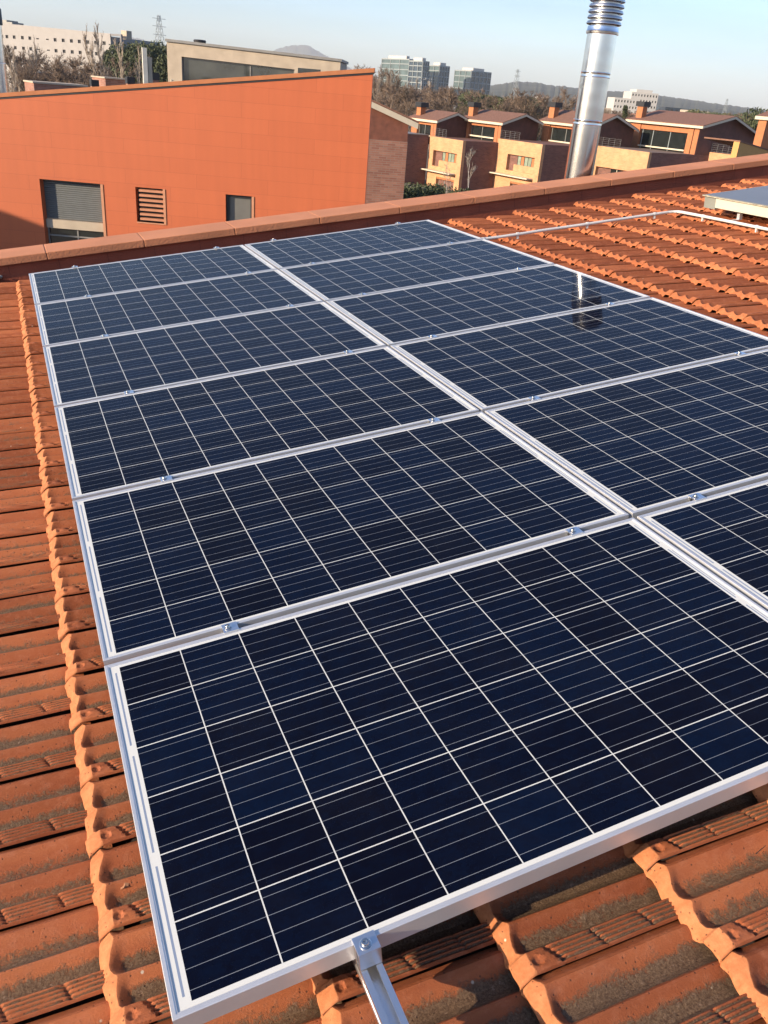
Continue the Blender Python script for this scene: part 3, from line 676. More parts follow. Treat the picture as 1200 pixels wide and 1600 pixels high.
# brick gable house beside the orange building
B = at(637, 222, 52); BMt = T3((B[0], B[1], GZ), R(-14))
bh = empty('brick_gable_house', BMt, 'red brown brick gable with rusty cladding and a cream bargeboard, right beside the orange wall', 'house')
zb = B[2]-GZ
MB().box(-4.4, 0, 0, 9, 0, zb).build('brick_wall', RDBRICK, bh)
MB().prism([(-4.4, .03, zb+.003), (-.03, .03, zb+.003), (-.03, .03, zb+.95), (-4.4, .03, zb+2.49)], (0, 8.9, 0)).build('clad_gable', mat('rust cladding', (.19, .068, .04), .7, 0, .25, 2.5), bh)
MB().prism([(-4.4, -.32, zb+2.42), (.52, -.32, zb+.78), (.52, -.32, zb+1.10), (-4.4, -.32, zb+2.74)], (0, .2, 0)).build('bargeboard', CREAM, bh)
MB().prism([(-4.4, -.34, zb+2.75), (.56, -.34, zb+1.105), (.56, -.34, zb+1.2), (-4.4, -.34, zb+2.86)], (0, 9.6, 0)).build('roof', ROOFT, bh)

# ------------------------------------------------------------------ terraced houses with ochre fronts
def town_house(N, L, ztop, gx, gz, ax, az, ex, ez, uplen, label, brown_w, full=True, rail_=False, sc=1.0):
    e_ = empty('town_house', T3((N[0], N[1], GZ), R(9)), label, 'house', 'terraced brick houses across the street')
    zt = ztop-GZ
    Z = lambda d: zt-d
    # ochre front faces -x; openings measured along y from the near corner
    hs = [(1.05, min(6.3, L-1.0), Z(3.50), Z(1.62)), (1.1, 5.1, .02, Z(4.74))] if full else [(1.0, L-.9, Z(4.2), Z(2.35))]
    MB().holes(L, 0, zt, hs, .45, 0.0, 'x').build('ochre_front', YLBRICK, e_)
    MB().box(.452, brown_w, .002, L, 0, zt-.004).build('brick_side', BRBRICK, e_)
    fk = MB().box(.004, .4515, -.003, .0, 0, zt); fk.build('corner_brick', YLBRICK, e_)
    if full:
        y1 = min(6.3, L-1.0)
        MB().box(.46, 1.3, 1.0, y1+.05, Z(3.55), Z(1.6)).build('recess', CORTEN, e_)
        MB().box(.06, .40, 1.07, y1-1.35, Z(3.49), Z(2.72)).build('balcony_wall', YLBRICK, e_)
        for q_ in ((1.3, 2.0), (3.45, 4.0)): MB().box(.40, .455, *q_, Z(2.9), Z(1.75)).build('shutter', TERRA, e_)
        w = MB(); w.box(.41, .452, 2.0, 3.4, Z(2.9), Z(1.75)).box(.41, .452, 4.0, 4.7, Z(2.9), Z(1.75)); wo = w.build('window', GLASSG, e_)
        w = MB()
        for yv in (2.02, 2.7, 3.36, 4.02, 4.66): w.box(.385, .409, yv-.03, yv+.03, Z(2.9), Z(1.75))
        w.build('window_frame', BLACKM, wo)
        MB().box(-1.0, .02, .9, L+.1, Z(4.12), Z(3.98)).build('canopy', CREAM, e_)
        MB().box(.05, .35, 1.12, 5.08, Z(4.98), Z(4.45)).build('beam', TERRA, e_)
        wo = MB().box(.5, .55, 1.1, 5.1, .05, Z(4.9)).build('window', GLASSG, e_)
        w = MB()
        for yv in (1.15, 2.4, 3.7, 5.0): w.box(.44, .498, yv-.05, yv+.05, .05, Z(4.75))
        w.build('window_frame', GREYM, wo)
    else:
        MB().box(.46, 1.6, 1.0, L-.9, Z(4.3), Z(2.3)).build('recess', CORTEN, e_)
        MB().box(.40, .455, 2.6, 3.9, Z(4.2), Z(2.45)).build('shutter', TERRA, e_)
        wo = MB().box(.41, .452, 3.95, 6.0, Z(4.2), Z(2.45)).build('window', GLASSD, e_)
        MB().box(.36, .409, 4.9, 5.0, Z(4.2), Z(2.45)).build('window_frame', CREAM, wo)
    # upper storey
    g = gz-GZ; a_ = az-GZ; r_ = ez-GZ; y0 = L; y1 = L+uplen; zb_ = zt-.6
    pt = 1.35*sc
    for q_ in ((gx, gx+.5, y1-pt, y1), (gx, gx+.5, y0, y0+.55*sc), (gx+.03, gx+.47, y0+.66*sc, y0+1.25*sc)): MB().box(*q_, .01, g-.01).build('pillar', TERRA, e_)
    MB().box(gx+.14, gx+.4, y0+1.25*sc, y1-pt, g-.72*sc, g-.14).build('lintel', TERRA, e_)
    MB().box(gx+.5, gx+3.0, y1-pt-.35, y1-.1, zb_, g-.02).build('inner_wall', CORTEN, e_)
    wo = MB().box(gx+.42, gx+.47, y0+1.25*sc, y1-pt, zb_-.5, g-.71*sc).build('window', GLASSD, e_)
    for fr_ in ((.02, .55, .97) if sc == 1.0 else (.02, .38, .74, .97)):
        yv = y0+1.25*sc+(y1-pt-y0-1.25*sc)*fr_; MB().box(gx+.36, gx+.419, yv-.045, yv+.045, zb_-.4, g-.72*sc).build('window_frame', MULL if sc > 1 else GREYM, wo)
    MB().box(gx-.06, gx+.3, y0+1.26*sc, y1-pt-.2, zb_+.44, zb_+.6).build('window_sill', CREAM, e_)
    MB().prism([(gx+.02, y0-.02, zb_-2), (ex-.02, y0-.02, zb_-2), (ex-.02, y0-.02, r_-.05), (ax, y0-.02, a_-.05), (gx+.02, y0-.02, g-.05)], (0, .3, 0)).build('gable_wall', CORTEN, e_)
    ov = .75; e2 = ex+.15; g2 = gx-.45
    sl = (a_-g)/(ax-gx); sr = (a_-r_)/(ex-ax)
    zl_, zr_ = g-.45*sl, r_-.15*sr
    MB().prism([(g2, y0-ov, zl_), (ax, y0-ov, a_), (e2, y0-ov, zr_), (e2, y0-ov, zr_+.14), (ax, y0-ov, a_+.14), (g2, y0-ov, zl_+.14)], (0, uplen+ov+.5, 0)).build('roof', ROOFT, e_)
    bb = MB(); t = .20
    bb.prism([(g2, y0-ov-.03, zl_-t), (ax, y0-ov-.03, a_-t), (ax, y0-ov-.03, a_+.05), (g2, y0-ov-.03, zl_+.05)], (0, .03, 0))
    bb.prism([(ax, y0-ov-.03, a_-t), (e2, y0-ov-.03, zr_-t), (e2, y0-ov-.03, zr_+.05), (ax, y0-ov-.03, a_+.05)], (0, .03, 0))
    bb.box(g2-.04, g2-.003, y0-ov, y1+.5, zl_-t, zl_+.06); bb.build('fascia', CREAM, e_)
    ch = MB().box(gx+.5, gx+1.3, y1-1.2, y1-.2, g-.5, a_+.35).build('chimney', TERRA, e_)
    MB().box(gx+.35, gx+1.6, y1-1.4, y1-.0, a_+.36, a_+.95).build('chimney_cap', BLACKM, ch)
    if rail_:
        rl = MB()
        for zz3 in (.12, .34, .56, .78, .98): rl.tube((.2, L*.55, zt+zz3), (.2, L-.1, zt+zz3), .010, seg=6)
        for k in range(5): rl.tube((.2, L*.55+(L*.45-.1)*k/4, zt), (.2, L*.55+(L*.45-.1)*k/4, zt+1.0), .015, seg=6)
        rl.build('railing', GREYM, e_)
    return e_
town_house((53.65, 100.96), 7.38, -3.39, .86, -1.45, 3.67, -.5, 5.8, -1.29, 5.9, 'smallest ochre fronted house of the terrace, half behind the brick gable', 9.5, rail_=True)
town_house((60.55, 93.53), 8.53, -2.9, .2, -1.0, 3.51, .06, 6.4, -.79, 8.1, 'second house of the terrace, its ochre balcony front fully visible', 12, rail_=True)
town_house((70.52, 85.92), 9.13, -2.68, -1.01, -.42, 2.3, .85, 6.5, -.64, 9.0, 'terraced house partly hidden behind the steel flue', 14, full=False, rail_=True)
town_house((82.25, 80.2), 7.59, -2.3, -2.65, .55, 2.6, 1.78, 9.6, -.5, 11.3, 'largest terraced house, with a wide glazed upper window and dark gable at right', 14, full=False, rail_=True, sc=1.35)
q = at(668, 214, 112); bb0 = empty('brick_block', T3((53.65-XD[0]*.1+YD[0]*7.5, 100.96-XD[1]*.1+YD[1]*7.5, GZ), R(9)), 'dark brick block in the gap between the brick gable and the smallest terraced house', 'building')
MB().box(-9, 0, 0, 5, 0, 6.05).build('brick_wall', BRBRICK, bb0)
MB().box(-9.1, .0, -.1, 5, 6.06, 6.15).build('rim', GREYM, bb0)
# nearer ochre roof wall and the pillar house at the right edge
q = at(1156, 222, 60)
yw = empty('ochre_roof_wall', T3((q[0], q[1], GZ), R(9)), 'orange ochre wall with a brown sloping top at the right edge beyond the parapet', 'wall')
MB().prism([(0, 0, 0), (5, 0, 0), (5, 0, q[2]-GZ-.65), (0, 0, q[2]-GZ)], (0, .5, 0)).build('wall', mat('ochre paint', (.56, .30, .10), .8, 0, .05, 2), yw)
MB().prism([(-.02, -.04, q[2]-GZ+.004), (5, -.04, q[2]-GZ-.646), (5, -.04, q[2]-GZ-.55), (-.02, -.04, q[2]-GZ+.1)], (0, 3.2, 0)).build('sloping_top', ROOFT, yw)
q = at(1190, 222, 63)
ph = empty('pillar_house', T3((q[0], q[1], GZ), R(9)), 'orange pillar and white eave of a house cut by the right edge of the photo', 'house')
zt = at(1190, 187, 63)[2]-GZ
MB().box(0, 6, 0, .7, 0, zt-.02).build('wall', TERRA, ph)
MB().box(-.25, 7, -.4, .9, zt, zt+.22).build('fascia', CREAM, ph)
MB().prism([(-.25, -.4, zt+.225), (7, -.4, zt+.225), (3.3, -.4, zt+1.3)], (0, 1.3, 0)).build('roof', ROOFT, ph)

# ------------------------------------------------------------------ far buildings
def tower(px_l, px_c, px_r, ytop_c, ybot, depth, label, ml, mr, fl=8, nl=6, nr=6, name='office_tower', cat='office building', gm=MULL):
    c = at(px_c, ytop_c, depth); zt = c[2]-GZ
    def along(d, px):
        a = W@(c-CAM); b = W@d; k = (px-600)/FPX; return (k*a[2]-a[0])/(b[0]-k*b[2])
    ly = max(along(YD, px_l), 5); lx = max(along(XD, px_r), 5) if px_r > px_c else 18
    e_ = empty(name, T3((c[0], c[1], GZ), R(9)), label, cat)
    MB().box(.1, lx-.1, .1, ly-.1, 0, zt-.3).build('glass_core', ml, e_)
    MB().box(.3, lx-.1, .0, .09, 0, zt-.3).build('glass_side', mr, e_)
    g_ = MB(); fh = zt/fl/1.0; t = .22
    for i in range(fl+1):
        z = i*fh; z1_ = min(z+.55, zt)
        if i == fl: z = zt-.8; z1_ = zt
        g_.box(-t, .099, 0, ly, z, z1_); g_.box(0.001, lx, -t, -.001, z, z1_)
    for k in range(nl+1): yv = ly*k/nl; g_.box(-t-.1, -.0, max(yv-.25, 0), min(yv+.25, ly), 0, zt-.01)
    for k in range(nr+1): xv = lx*k/nr; g_.box(max(xv-.25, 0), min(xv+.25, lx), -t-.1, -.01, 0, zt-.01)
    g_.build('mullion_grid', gm, e_)
    MB().box(lx*.2, lx*.75, ly*.15, ly*.8, zt-.3, zt+1.9).build('roof_plant', WHITE, e_)
    MB().box(.0, lx, .1, ly, zt-.31, zt-.05).build('roof_slab', GREYM, e_)
    return e_
tower(597, 640, 641, 92, 140, 620, 'leftmost and tallest office block with pale green glass beyond the bare trees', GREENG, BLUEG, 9, 3, 3)
tower(640, 661, 671, 95, 150, 600, 'office block with a dark side wall touching the pale green one', BLUEG, BLUEG, 9, 3, 3)
tower(671, 687, 703, 102, 150, 640, 'narrow office block with a dark right side between the two wide ones', GREENG, BLUEG, 8, 2, 4)
tower(711, 737, 768, 110, 150, 660, 'rightmost office block, a bright cube with a blue gridded side', GREENG, BLUEG, 7, 3, 5)
def far_block(px0, px1, py, depth, d, m, label, rows=0, cols=0, capm=None, name='far_building'):
    p = at(px0, py, depth); w = (px1-px0)/FPX*depth; zt = p[2]-GZ
    e_ = empty(name, T3((p[0], p[1], GZ), R(-18)), label, 'building')
    hs = []
    if rows:
        for r in range(rows):
            for k in range(cols):
                a = w*(k+.25)/cols; hs.append((a, a+w*.5/cols, zt-2.4-r*3.2, zt-1.1-r*3.2))
    MB().holes(w, 0, zt, hs, .4, 0.0).build('facade_wall', m, e_)
    MB().box(.02, w-.02, .41, d, 0, zt-.02).build('body', m, e_)
    if rows: MB().box(.1, w-.1, .30, .405, zt-2.5-(rows-1)*3.2, zt-1.0).build('window_band', GLASSD, e_)
    if capm: MB().box(w*.2, w*.8, 2, d-2, zt, zt+1.6).build('roof_plant', capm, e_)
    return e_
far_block(961, 1000, 152, 520, 14, WHITE, 'low white block left of the taller white building, beyond the flue', 4, 8)
far_block(988, 1031, 143, 540, 16, WHITE, 'taller white building with rooftop plant, beyond the flue', 5, 9, WHITE)
far_block(1040, 1085, 167, 560, 20, BLUEG, 'low blue grey warehouse right of the white building', 2, 6)
far_block(1078, 1112, 172, 480, 14, CONC, 'low beige shed among the far roofs at right')
far_block(1100, 1168, 178, 600, 20, mat('pale blue shed', (.25, .32, .38), .6), 'long pale blue shed under the hill at right', 1, 14)
far_block(786, 800, 157, 420, 10, WHITE, 'tiny white building among trees right of the office cube')
far_block(775, 793, 160, 400, 8, WHITE, 'tiny low white shed beside the other tiny white building')
far_block(698, 712, 160, 330, 8, WHITE, 'small white shed in front of the office blocks')
far_block(838, 858, 150, 900, 10, WHITE, 'small pale hamlet house at the foot of the hill')
far_block(938, 956, 168, 380, 12, CONC, 'beige block just right of the steel flue')
far_block(1000, 1020, 178, 300, 12, RDBRICK, 'brick block behind the black chimney cap of the largest terraced house')
# long pale building on the left
lb0 = at(-30, 33, 184); lb1 = at(172, 52.5, 168)
dv = (lb1-lb0); ang = math.atan2(dv[1], dv[0]); wL = math.hypot(dv[0], dv[1]); lz = lb1[2]-GZ; lz0 = lb0[2]-GZ
lbt = empty('pale_office_building', T3((lb0[0], lb0[1], GZ), ang), 'long pale four storey building with rows of small dark windows, at upper left', 'building')
hs = []; s_ = wL/202.0
for r, zo in enumerate((1.75, 3.75, 5.75, 7.75)):
    for px in (-22, -9, 3, 11.5, 23.5, 37, 49, 89, 101.5, 114, 126, 138.5, 150.5, 162.5):
        a = (px+30)*s_; hs.append((a-.44, a+.44, lz-zo-.31, lz-zo+.31))
    for px in (61.5, 77):
        a = (px+30)*s_; hs.append((a-.42, a+.42, lz-zo-.12, lz-zo+.10))
MB().holes(wL, 0, lz-.3, hs, .3, 0.0).prism([(0, 0, lz-.3), (wL, 0, lz-.3), (wL, 0, lz), (0, 0, max(lz0, lz+.05))], (0, .3, 0)).build('facade_wall', PALE, lbt)
MB().box(.3, wL-.3, .22, .27, lz-8.6, lz-1.2).build('window_band', mat('dull dark glass', (.02, .022, .025), .6, spec=.2), lbt)
MB().box(0, wL, .31, 14, 0, lz-.5).build('body', PALE, lbt)
MB().box(3.2, 6.4, 3, 6, lz-.5, lz+1.2).box(0, 3.4, 4, 7, lz-.5, lz+1.6).build('roof_plant', GREYM, lbt)
pf = MB(); pf.box(wL+.02, wL+2.9, 0.1, .5, lz-.35, lz).box(wL+2.6, wL+2.9, .1, .5, 0, lz-.36).box(wL+.02, wL+2.58, .1, .5, lz-3.6, lz-3.2).box(wL+.02, wL+2.58, .1, .5, lz-6.2, lz-5.8)
pf.build('open_frame', mat('grey steel frame', (.16, .16, .17), .6), lbt)
MB().box(wL+1.8, wL+3.3, 1.2, 2.6, lz-.8, lz+.75).build('stair_tower', CONC, lbt)

for px, lb in ((656, 'white lamp mast with a cross arm before the dark wing of the office blocks'), (668, 'white lamp mast with a cross arm in front of the narrow office block')):
    p = at(px, 160, 260); zt = at(px+2, 123, 260)[2]-GZ; e_ = empty('lamp_mast', T3((p[0], p[1], GZ), R(9)), lb, 'lamp post')
    MB().tube((0, 0, 0), (0, 0, zt), .16, .10, 8).build('mast', WHITE, e_); MB().tube((-1.1, 0, zt-.1), (1.1, 0, zt-.1), .07, seg=6).build('cross_arm', WHITE, e_)
    for sx in (-1, 1): MB().box(sx*1.1-.35, sx*1.1+.35, -.15, .15, zt-.25, zt-.02).build('lamp_head', WHITE, e_)
# small debris lying on the near tiles
def roof_px(px, py, hh):
    c = A.T @ CAM; d = A.T @ (at(px, py, 1.0)-CAM); t = (hh-c[2])/d[2]; return c+d*t
q = roof_px(1186, 1333, -.128)
tw = MB(); tw.tube((-.012, -.002, .012), (.004, .001, .014), .0011, .0009, 6).tube((.004, .001, .014), (.022, .005, .012), .0009, .0005, 6)
tag(tw.build('fallen_twig', mat('dark dry twig', (.05, .03, .02), .9), mw=roof_at(q[0], q[1], q[2]-.006)), 'tiny dark twig lying on a tile near the right edge of the photo', 'twig')
q = roof_px(195, 1386, -.140)
lf_ = MB(); cs_ = [(-.009, -.004, .004), (-.002, -.006, .007), (.007, -.003, .003), (.010, .003, .006), (.002, .005, .009), (-.006, .004, .005)]
for a, b in zip(cs_, cs_[1:]+cs_[:1]): lf_.prism([a, b, (.001, 0, .006)], (0, 0, .0006))
tag(lf_.build('dry_leaf', mat('dry leaf', (.42, .20, .10), .8), mw=roof_at(q[0], q[1], q[2]-.002)), 'tiny curled dry leaf in a tile channel left of the nearest panel', 'leaf')

# lattice pylons
def pylon(px, ytop, ybase, depth, label, arms=True):
    b = at(px, ybase, depth); t = at(px, ytop, depth); H = t[2]-GZ
    e_ = empty('power_pylon', T3((b[0], b[1], GZ), R(20)), label, 'pylon', None); mb = MB()
    w0, w1 = H*.11, H*.018; n = 9
    def cn(f, i):
        w = w0+(w1-w0)*f; return (w*(1 if i in (0, 3) else -1), w*(1 if i < 2 else -1), H*f)
    r0 = H*.0035
    for i in range(4):
        mb.tube(cn(0, i), cn(1, i), r0, seg=4)
        for k in range(n): mb.tube(cn(k/n, i), cn((k+1)/n, (i+1) % 4), r0*.7, seg=3); mb.tube(cn(k/n, (i+1) % 4), cn((k+1)/n, i), r0*.7, seg=3)
    mb.build('lattice', MULL, e_)
    if arms:
        ar = MB()
        for f in (.72, .84, .95): ar.tube((-H*.12, 0, H*f), (H*.12, 0, H*f), r0, seg=4)
        ar.build('cross_arm', MULL, e_)
pylon(250, 25, 74, 900, 'tall faint lattice pylon above the pines at upper left')
pylon(804, 108, 150, 1000, 'lattice pylon right of the office cube, against the dark hill')
pylon(1132, 154, 175, 1400, 'small faint pylon above the far sheds at right')

# ------------------------------------------------------------------ trees
def bare_parts(seed, H, spread, up, dens, trunk_r):
    r_ = random.Random(seed); tk = MB(); cr = MB()
    def dirn(d, t):
        a = r_.uniform(0, 6.283); u_ = d.orthogonal().normalized(); v_ = d.cross(u_)
        n_ = d*math.cos(t)+(u_*math.cos(a)+v_*math.sin(a))*math.sin(t); n_.z += .16*up; return n_.normalized()
    def limb(p, d, L, r, mb, seg, nseg):
        pts_ = [p]
        for k in range(nseg):
            d = (d+Vector((r_.gauss(0, .09), r_.gauss(0, .09), .05*up))).normalized(); q = p+d*(L/nseg)
            mb.tube(p, q, r*(1-.75*k/nseg), r*(1-.75*(k+1)/nseg), seg=seg, cap=False); p = q; pts_.append(q)
        return pts_, d
    def pick(pts_, lo):
        f = r_.uniform(lo, 1)*(len(pts_)-1); k = min(int(f), len(pts_)-2); return pts_[k].lerp(pts_[k+1], f-k)
    tp, td = limb(Vector((0, 0, 0)), Vector((0, 0, 1)), H*.86, trunk_r, tk, 6, 6)
    for i in range(dens[0]):
        f = r_.uniform(.22, .96); k = min(int(f*6), 5); p = tp[k].lerp(tp[k+1], f*6-k); L1 = H*.40*(1.12-.75*f)*(1 if up < 1 else .62)
        l1, d1 = limb(p, dirn(Vector((0, 0, 1)), spread*r_.uniform(.75, 1.35)), L1, trunk_r*.42*(1.1-f*.6), cr, 4, 4)
        for j in range(dens[1]):
            l2, d2 = limb(pick(l1, .25), dirn(d1, spread*r_.uniform(.6, 1.2)), L1*r_.uniform(.35, .6), .042, cr, 3, 3)
            for m_ in range(dens[2]):
                l3, d3 = limb(pick(l2, .2), dirn(d2, spread*r_.uniform(.7, 1.3)), L1*r_.uniform(.18, .34), .026, cr, 3, 2)
                for q_ in range(dens[3]): limb(pick(l3, .2), dirn(d3, .7), L1*r_.uniform(.08, .18), .020, cr, 3, 1)
    return tk, cr
def bare_tree(seed, H, spread, up, bm, tm, label, group, dens=(14, 7, 5, 4), trunk_r=.16, name='bare_tree', cat='tree'):
    tk, cr = bare_parts(seed, H, spread, up, dens, trunk_r)
    e_ = empty(name, Matrix.Identity(4), label, cat, group)
    tk.build('trunk', bm, e_, smooth=True); cr.build('crown', tm, e_); return e_
def leaf_tree(seed, H, Wd, m, label, group, name='evergreen_tree', n=6500, lobes=14, conical=0.0, ls=.17):
    r_ = np.random.default_rng(seed); mb = MB(); tk = MB().tube((0, 0, 0), (0.1, 0, H*.75), .22, .08, 7)
    ctr = []
    for i in range(lobes):
        f = r_.random(); rad = Wd*(.5 if not conical else .5*(1-f)**.8)
        a = r_.random()*6.283; ctr.append((math.cos(a)*rad*.55, math.sin(a)*rad*.55, H*(.30+.62*f), Wd*(.22+.14*r_.random())*(1 if not conical else max(.3, 1-f))))
        tk.tube((0, 0, H*(.2+.4*f)), ctr[-1][:3], .07, .02, 5)
    for i in range(n):
        c = ctr[r_.integers(lobes)]; d = r_.normal(0, 1, 3); d /= np.linalg.norm(d); rr = c[3]*(.55+.5*r_.random()**.5)
        p = np.array(c[:3])+d*rr*[1, 1, .75]; a = r_.normal(0, 1, 3); a /= np.linalg.norm(a); b = np.cross(a, r_.normal(0, 1, 3)); b /= np.linalg.norm(b)
        s = ls*(.5+r_.random()); mb.quad(p-a*s-b*s*.4, p+a*s-b*s*.4, p+a*s+b*s*.4, p-a*s+b*s*.4)
    e_ = empty(name, Matrix.Identity(4), label, 'tree', group)
    tk.build('trunk', BARK, e_); mb.build('crown', m, e_); return e_
class Kind:
    def __init__(s, protos): s.p = protos; s.used = [False]*len(protos)
    def put(s, i, px, py_top, depth, label=None, group=None, rz=0, sx=1.0):
        i %= len(s.p); pr_, H = s.p[i]; t = at(px, py_top, depth); sc = (t[2]-GZ)/H
        mw = Matrix.Translation((t[0], t[1], GZ)) @ Matrix.Rotation(rz, 4, 'Z') @ Matrix.Diagonal((sc*sx, sc*sx, sc, 1))
        o = pr_ if not s.used[i] else copy_tree(pr_, mw); s.used[i] = True; o.matrix_world = mw
        if label: o['label'] = label
        if group: o['group'] = group
        return o
g1 = 'bare brown trees beyond the terraced houses'; g2 = 'bare trees in front of the long pale building'
round_ = Kind([(bare_tree(s, 10, .62, .55, BARK, TWIG, 'x', g1), 9.7) for s in (11, 12, 13, 14)])
popl = Kind([(bare_tree(s, 14, .30, 1.6, PALEBARK, mat('pale twigs', (.33, .27, .21), .9), 'x', g2, (18, 4, 3, 2), .12, 'poplar_tree'), 14.0) for s in (21, 22, 23)])
ever = Kind([(leaf_tree(s, 9, 6.5, PINE, 'x', g2), 9.0) for s in (31, 32)]+[(leaf_tree(33, 8, 6, OLIVE, 'x', g2), 8.0)])
birch = Kind([(bare_tree(s, 11, .50, 1.0, mat('white birch bark', (.45, .42, .38), .9), PALEBARK, 'x', None, (11, 4, 3, 1), .09, 'birch_tree'), 10.5) for s in (51, 52)])
cyp = Kind([(leaf_tree(41, 10, 2.6, PINE, 'x', None, 'cypress_tree', 1800, 12, 1.0, .2), 9.8)])
rt = random.Random(4)
# left: in front of / beside the pale building
for px, yt, dp in ((18, 78, 110), (42, 84, 120), (60, 92, 105), (78, 90, 130), (98, 94, 115), (118, 92, 125), (134, 98, 110), (150, 100, 118), (166, 104, 100), (190, 98, 125), (30, 100, 90), (112, 104, 88), (66, 104, 92)):
    round_.put(rt.randrange(4), px, yt, dp, 'bare brown tree in the thicket at the foot of the long pale building', g2, rt.random()*6, 1.15)
for px, yt, dp, lb in ((10, 60, 84, 'tall bare poplar at the left edge, beside the cut off steel flue'), (22, 40, 90, 'tall bare pale poplar just right of the cut off steel flue'), (148, 22, 95, 'left one of two tall wispy poplars before the right end of the pale building'), (166, 26, 97, 'right one of two tall wispy poplars before the right end of the pale building'),
                       (196, 42, 88, 'bare poplar with a pale trunk in front of the open steel frame'), (208, 66, 95, 'slim bare poplar left of the pale upright duct'), (219, 62, 100, 'slim bare poplar right behind the pale upright duct')):
    popl.put(rt.randrange(3), px, yt, dp, lb, g2, rt.random()*6, .8)
for k, px in enumerate(range(196, 275, 9)):
    ever.put(rt.randrange(2), px, 70+rt.random()*6+.08*(px-196), 150+rt.random()*20, 'dark pine in the dense row between the pale building and the concrete pavilion', 'dark pines left of the pavilion', rt.random()*6, .8)
# between pavilion and towers
for k in range(9):
    px = 528+k*10; round_.put(k, px, 104+rt.random()*8+k*.6, 190+rt.random()*50, 'bare tree rising between the concrete pavilion and the office blocks', 'bare trees by the pavilion', rt.random()*6, 1.2)
for px, yt in ((588, 98), (594, 104), (604, 118), (640, 120), (676, 118), (655, 112)):
    popl.put(rt.randrange(3), px, yt, 200, 'bare poplar in front of the office blocks', 'bare poplars before the office blocks', rt.random()*6, .9)
for k in range(26):
    px = 590+k*11+rt.random()*6; yt = 137+.085*(px-590)-rt.random()*8
    if 745 < px < 840: yt += 9
    round_.put(rt.randrange(4), px, yt, 150+rt.random()*90, 'bare brown tree in the belt behind the terraced house roofs', g1, rt.random()*6, 1.4)
for px, yt, w in ((826, 143, 1.5), (808, 150, 1.2), (850, 152, 1.3), (880, 142, 1.0)):
    round_.put(rt.randrange(4), px, yt, 170, 'broad bare brown tree against the dark hill, left of the flue', 'broad bare trees left of the flue', rt.random()*6, w)
for k in range(12):
    px = 738+k*9+rt.random()*5; ever.put(2 if k % 3 == 0 else k % 2, px, 152+.085*(px-738)-rt.random()*4, 190+rt.random()*70, 'green pine or olive in the wood right of the office blocks', 'evergreens before the hill', rt.random()*6, 1.0)
for k in range(14):
    px = 1090+k*9; ever.put(rt.randrange(3), px, 176+.09*(px-1090)-rt.random()*3, 260+rt.random()*60, 'low evergreen in the belt below the hill at right', 'evergreens at the right', rt.random()*6, 1.2)
for k in range(16):
    px = 935+k*11; round_.put(rt.randrange(4), px, 172+.085*(px-935)-rt.random()*3, 230+rt.random()*60, 'low bare tree among the far roofs right of the flue', 'bare trees right of the flue', rt.random()*6, 1.5)
ever.put(0, 1184, 172, 120, 'rounded dark pine above the right end of the terrace', None, .3, .75)
for px in (1150, 1162, 1174, 1192): round_.put(rt.randrange(4), px, 182, 130, 'bare straw coloured tree beside the rounded dark pine at right', 'bare trees by the rounded pine', rt.random()*6, 1.0)
cyp.put(0, 979, 161, 170, 'dark slim cypress between the flue and the largest terraced house', None, 0, .9)
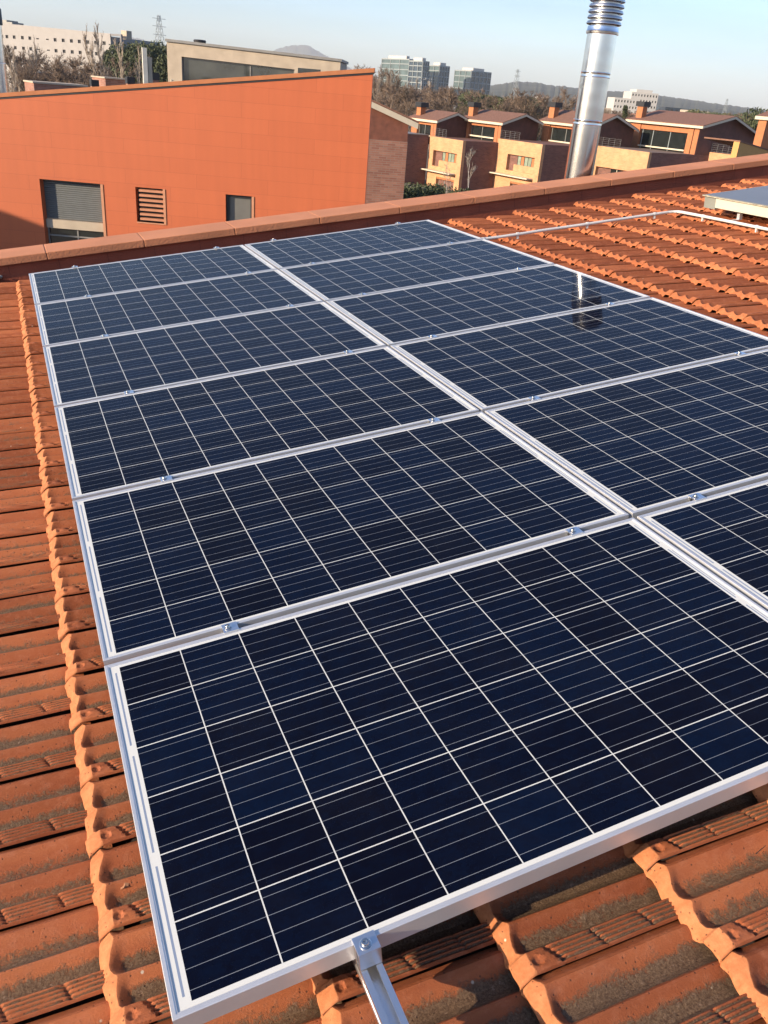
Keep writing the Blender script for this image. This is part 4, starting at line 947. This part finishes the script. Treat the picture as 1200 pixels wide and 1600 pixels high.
# street trees and hedge in front of the terrace
birch.put(0, 744, 226, 84, 'slim bare birch in front of the dark brick side of the second house', 'birches by the terrace', .4, .9)
birch.put(1, 702, 250, 86, 'slim bare birch in front of the smallest terraced house', 'birches by the terrace', 2.1, .9)
def shrub(px, py, dep, H, Wd, m, label, seed, n=1500):
    p = at(px, py, dep); r_ = np.random.default_rng(seed); mb = MB()
    for i in range(n):
        d = r_.normal(0, 1, 3); d /= np.linalg.norm(d); c = np.array([d[0]*Wd/2, d[1]*Wd/2, H*.5+d[2]*H*.5])*(.6+.45*r_.random())
        a = r_.normal(0, 1, 3); a /= np.linalg.norm(a); b = np.cross(a, r_.normal(0, 1, 3)); b /= np.linalg.norm(b); s = .16
        mb.quad(c-a*s-b*s*.5, c+a*s-b*s*.5, c+a*s+b*s*.5, c-a*s+b*s*.5)
    e_ = empty('shrub', T3((p[0], p[1], GZ)), label, 'shrub'); mb.build('foliage', m, e_); MB().tube((0, 0, 0), (0, 0, H*.5), .05, .02, 6).build('stem', BARK, e_)
shrub(730, 290, 84, 2.6, 3.4, PINE, 'dark shrub at the foot of the second house', 1)
shrub(755, 288, 82, 1.8, 2.6, PINE, 'low dark shrub right of the slim birch', 2)
shrub(700, 296, 82, 1.3, 2.2, OLIVE, 'small shrub below the canopy of the smallest terraced house', 3)
hd = at(672, 316, 90); he = empty('shade_fill_hedge', T3((hd[0], hd[1], GZ), R(9)), 'dark hedge standing in for street shade in the gap between the brick gable and the terrace', 'hedge')  # hedge widened to darken the gap like the shade on the asphalt
mb = MB(); r_ = np.random.default_rng(9)
for i in range(9000):
    c = np.array([r_.random()*9-5, r_.random()*4, r_.random()*1.5*(1+.4*math.sin(i))]); a = r_.normal(0, 1, 3); a /= np.linalg.norm(a); b = np.cross(a, r_.normal(0, 1, 3)); b /= np.linalg.norm(b); s = .13
    mb.quad(c-a*s-b*s*.5, c+a*s-b*s*.5, c+a*s+b*s*.5, c-a*s+b*s*.5)
mb.build('foliage', PINE, he)

# drop prototypes that were never placed
for kd in (birch, round_, popl, ever, cyp):
    for (p, _), u in zip(kd.p, kd.used):
        if not u:
            for ch in list(p.children): bpy.data.objects.remove(ch)
            bpy.data.objects.remove(p)

# ------------------------------------------------------------------ haze
hz = MB().box(-9500, 9500, -9500, 9500, GZ-1, 430).build('haze', None); tag(hz, kind='stuff')
hm = bpy.data.materials.new('haze air'); hm.use_nodes = True; n, l = nodes_of(hm); n.remove(n['Principled BSDF'])
pvl = n.new('ShaderNodeVolumePrincipled'); pvl.inputs['Color'].default_value = (.90, .95, 1.0, 1); pvl.inputs['Density'].default_value = 0.00008; pvl.inputs['Anisotropy'].default_value = 0.0
l.new(pvl.outputs[0], n['Material Output'].inputs['Volume']); hz.data.materials.append(hm)
